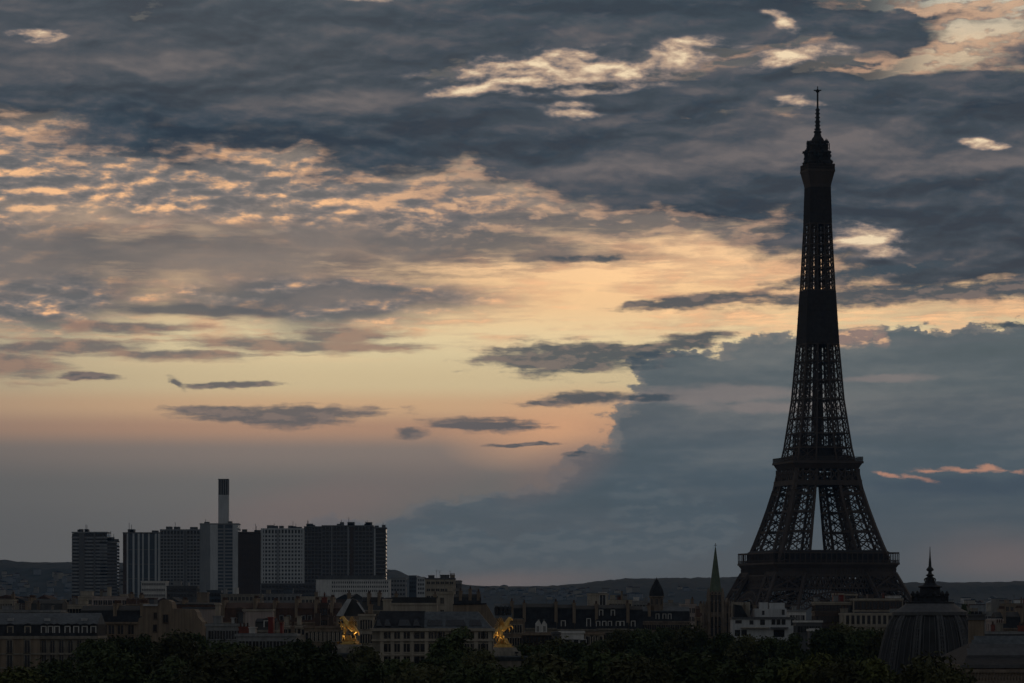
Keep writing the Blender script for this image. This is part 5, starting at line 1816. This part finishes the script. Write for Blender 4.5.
TR = [  # px, top row, distance, kind, label, width factor
    # back belt along the river
    (98, 641, 735, 0, 'bushy dark tree covering the right end of the left corner house', 1.0),
    (122, 637, 800, 4, 'dark tree before the beige front of the dark mansard house', 1.0),
    (146, 634, 820, 1, 'dark tree rising to the foot of the tall tan gable', 1.0),
    (170, 637, 800, 2, 'olive tree under the big dark window of the tan gable', 1.0),
    (192, 635, 830, 0, 'dark tree under the sloping right shoulder of the tan gable', .9),
    (204, 617, 905, 5, 'slim dark tree standing right against the tan gable wall', .55),
    (222, 641, 760, 4, 'dark tree below the grey flat roof terrace', 1.0),
    (250, 649, 700, 6, 'low olive tree before the terrace with the red awning wall', 1.0),
    (276, 648, 700, 0, 'dark tree under the small dark hipped house', 1.0),
    (304, 640, 740, 4, 'dark rounded tree before the pale stepped terrace', 1.0),
    (326, 641, 745, 1, 'dark tree just left of the left gilded statue', .9),
    (372, 651, 690, 2, 'dark olive tree right of the left gilded statue', .8),
    (398, 661, 640, 0, 'low dark tree under the left windows of the banded building', 1.0),
    (459, 627, 690, 1, 'tall lone tree hiding the middle of the banded building', 1.05),
    (437, 645, 680, 5, 'narrow dark tree leaning on the lone tree before the banded building', 1.0),
    (482, 652, 660, 6, 'small olive tree left of the right gilded statue', .8),
    (528, 644, 800, 4, 'dark tree right of the right gilded statue, under the brown low house', 1.0),
    (551, 643, 815, 2, 'olive tree before the white two gabled annex', 1.0),
    (575, 644, 800, 0, 'dark tree under the wide white wall band', 1.0),
    (598, 640, 850, 1, 'dark tree under the two tiers of white dormers', 1.1),
    (621, 632, 1000, 6, 'olive tree before the right end of the mansard row', 1.0),
    (642, 630, 1000, 0, 'dark tree under the left part of the domed house', 1.0),
    (662, 628, 1020, 4, 'dark tree straight below the pointed dome', 1.0),
    (684, 629, 1010, 2, 'olive tree between the pointed dome and the church', 1.0),
    (703, 632, 980, 1, 'dark tree at the left foot of the church tower', .9),
    (724, 634, 960, 0, 'dark tree at the right foot of the church tower', .9),
    (746, 637, 930, 6, 'olive tree before the left half of the white modern block', 1.0),
    (770, 637, 930, 4, 'dark tree before the dark awning of the white modern block', 1.0),
    (793, 633, 880, 1, 'dark tree at the right corner of the white modern block', 1.0),
    (826, 630, 890, 0, 'dark tree right of the tiny white roofed kiosk', 1.0),
    (846, 629, 900, 2, 'olive tree below the dark brown house', 1.0),
    (868, 629, 880, 4, 'dark tree under the row of slim columns', 1.0),
    (885, 632, 800, 6, 'olive tree touching the left flank of the big dome', .8),
    (965, 601, 1180, 5, 'lone dark tree standing above the roofs behind the stone pier', .5),
    # front belt in the gardens
    (12, 668, 520, 3, 'bright leaved tree at the lower left corner', 1.2),
    (62, 660, 560, 4, 'wide dark tree before the lower windows of the left corner house', 1.1),
    (118, 655, 590, 0, 'front row dark tree below the dark mansard house', 1.2),
    (172, 657, 570, 1, 'front row dark tree below the tall tan gable', 1.2),
    (226, 659, 560, 2, 'front row olive tree below the grey terrace', 1.2),
    (272, 656, 560, 4, 'front row dark tree below the small hipped house', 1.2),
    (322, 654, 560, 0, 'front row dark tree left of the left gilded statue', 1.2),
    (372, 664, 540, 1, 'front row dark tree right of the left gilded statue', 1.2),
    (424, 667, 520, 6, 'front row olive tree below the banded building', 1.2),
    (470, 666, 520, 4, 'front row dark tree between the lone tree and the right statue', 1.2),
    (520, 668, 500, 0, 'front row dark tree below the right gilded statue', 1.1),
    (556, 661, 540, 2, 'front row olive tree below the white annex', 1.1),
    (600, 651, 600, 4, 'large round tree standing proud in front of the mansard row', 1.15),
    (636, 660, 540, 6, 'front row olive tree right of the large round tree', 1.1),
    (690, 655, 560, 0, 'front row dark tree below and left of the church', 1.3),
    (738, 660, 540, 1, 'front row dark tree below and right of the church', 1.2),
    (786, 658, 540, 4, 'front row dark tree below the white modern block', 1.2),
    (815, 655, 480, 3, 'bright yellowish tree in the front row under the tower', .9),
    (846, 663, 470, 6, 'front row olive tree right of the bright yellowish tree', 1.0),
    (880, 660, 470, 3, 'bright leaved tree before the left foot of the big dome', .9),
    (916, 664, 460, 2, 'front row olive tree before the middle of the big dome', .9),
    (948, 670, 450, 6, 'low olive tree before the right foot of the big dome', .8),
]
for px, pt, D, k, lab, ws in TR:
    tree(px, pt, D, k, lab, ws)
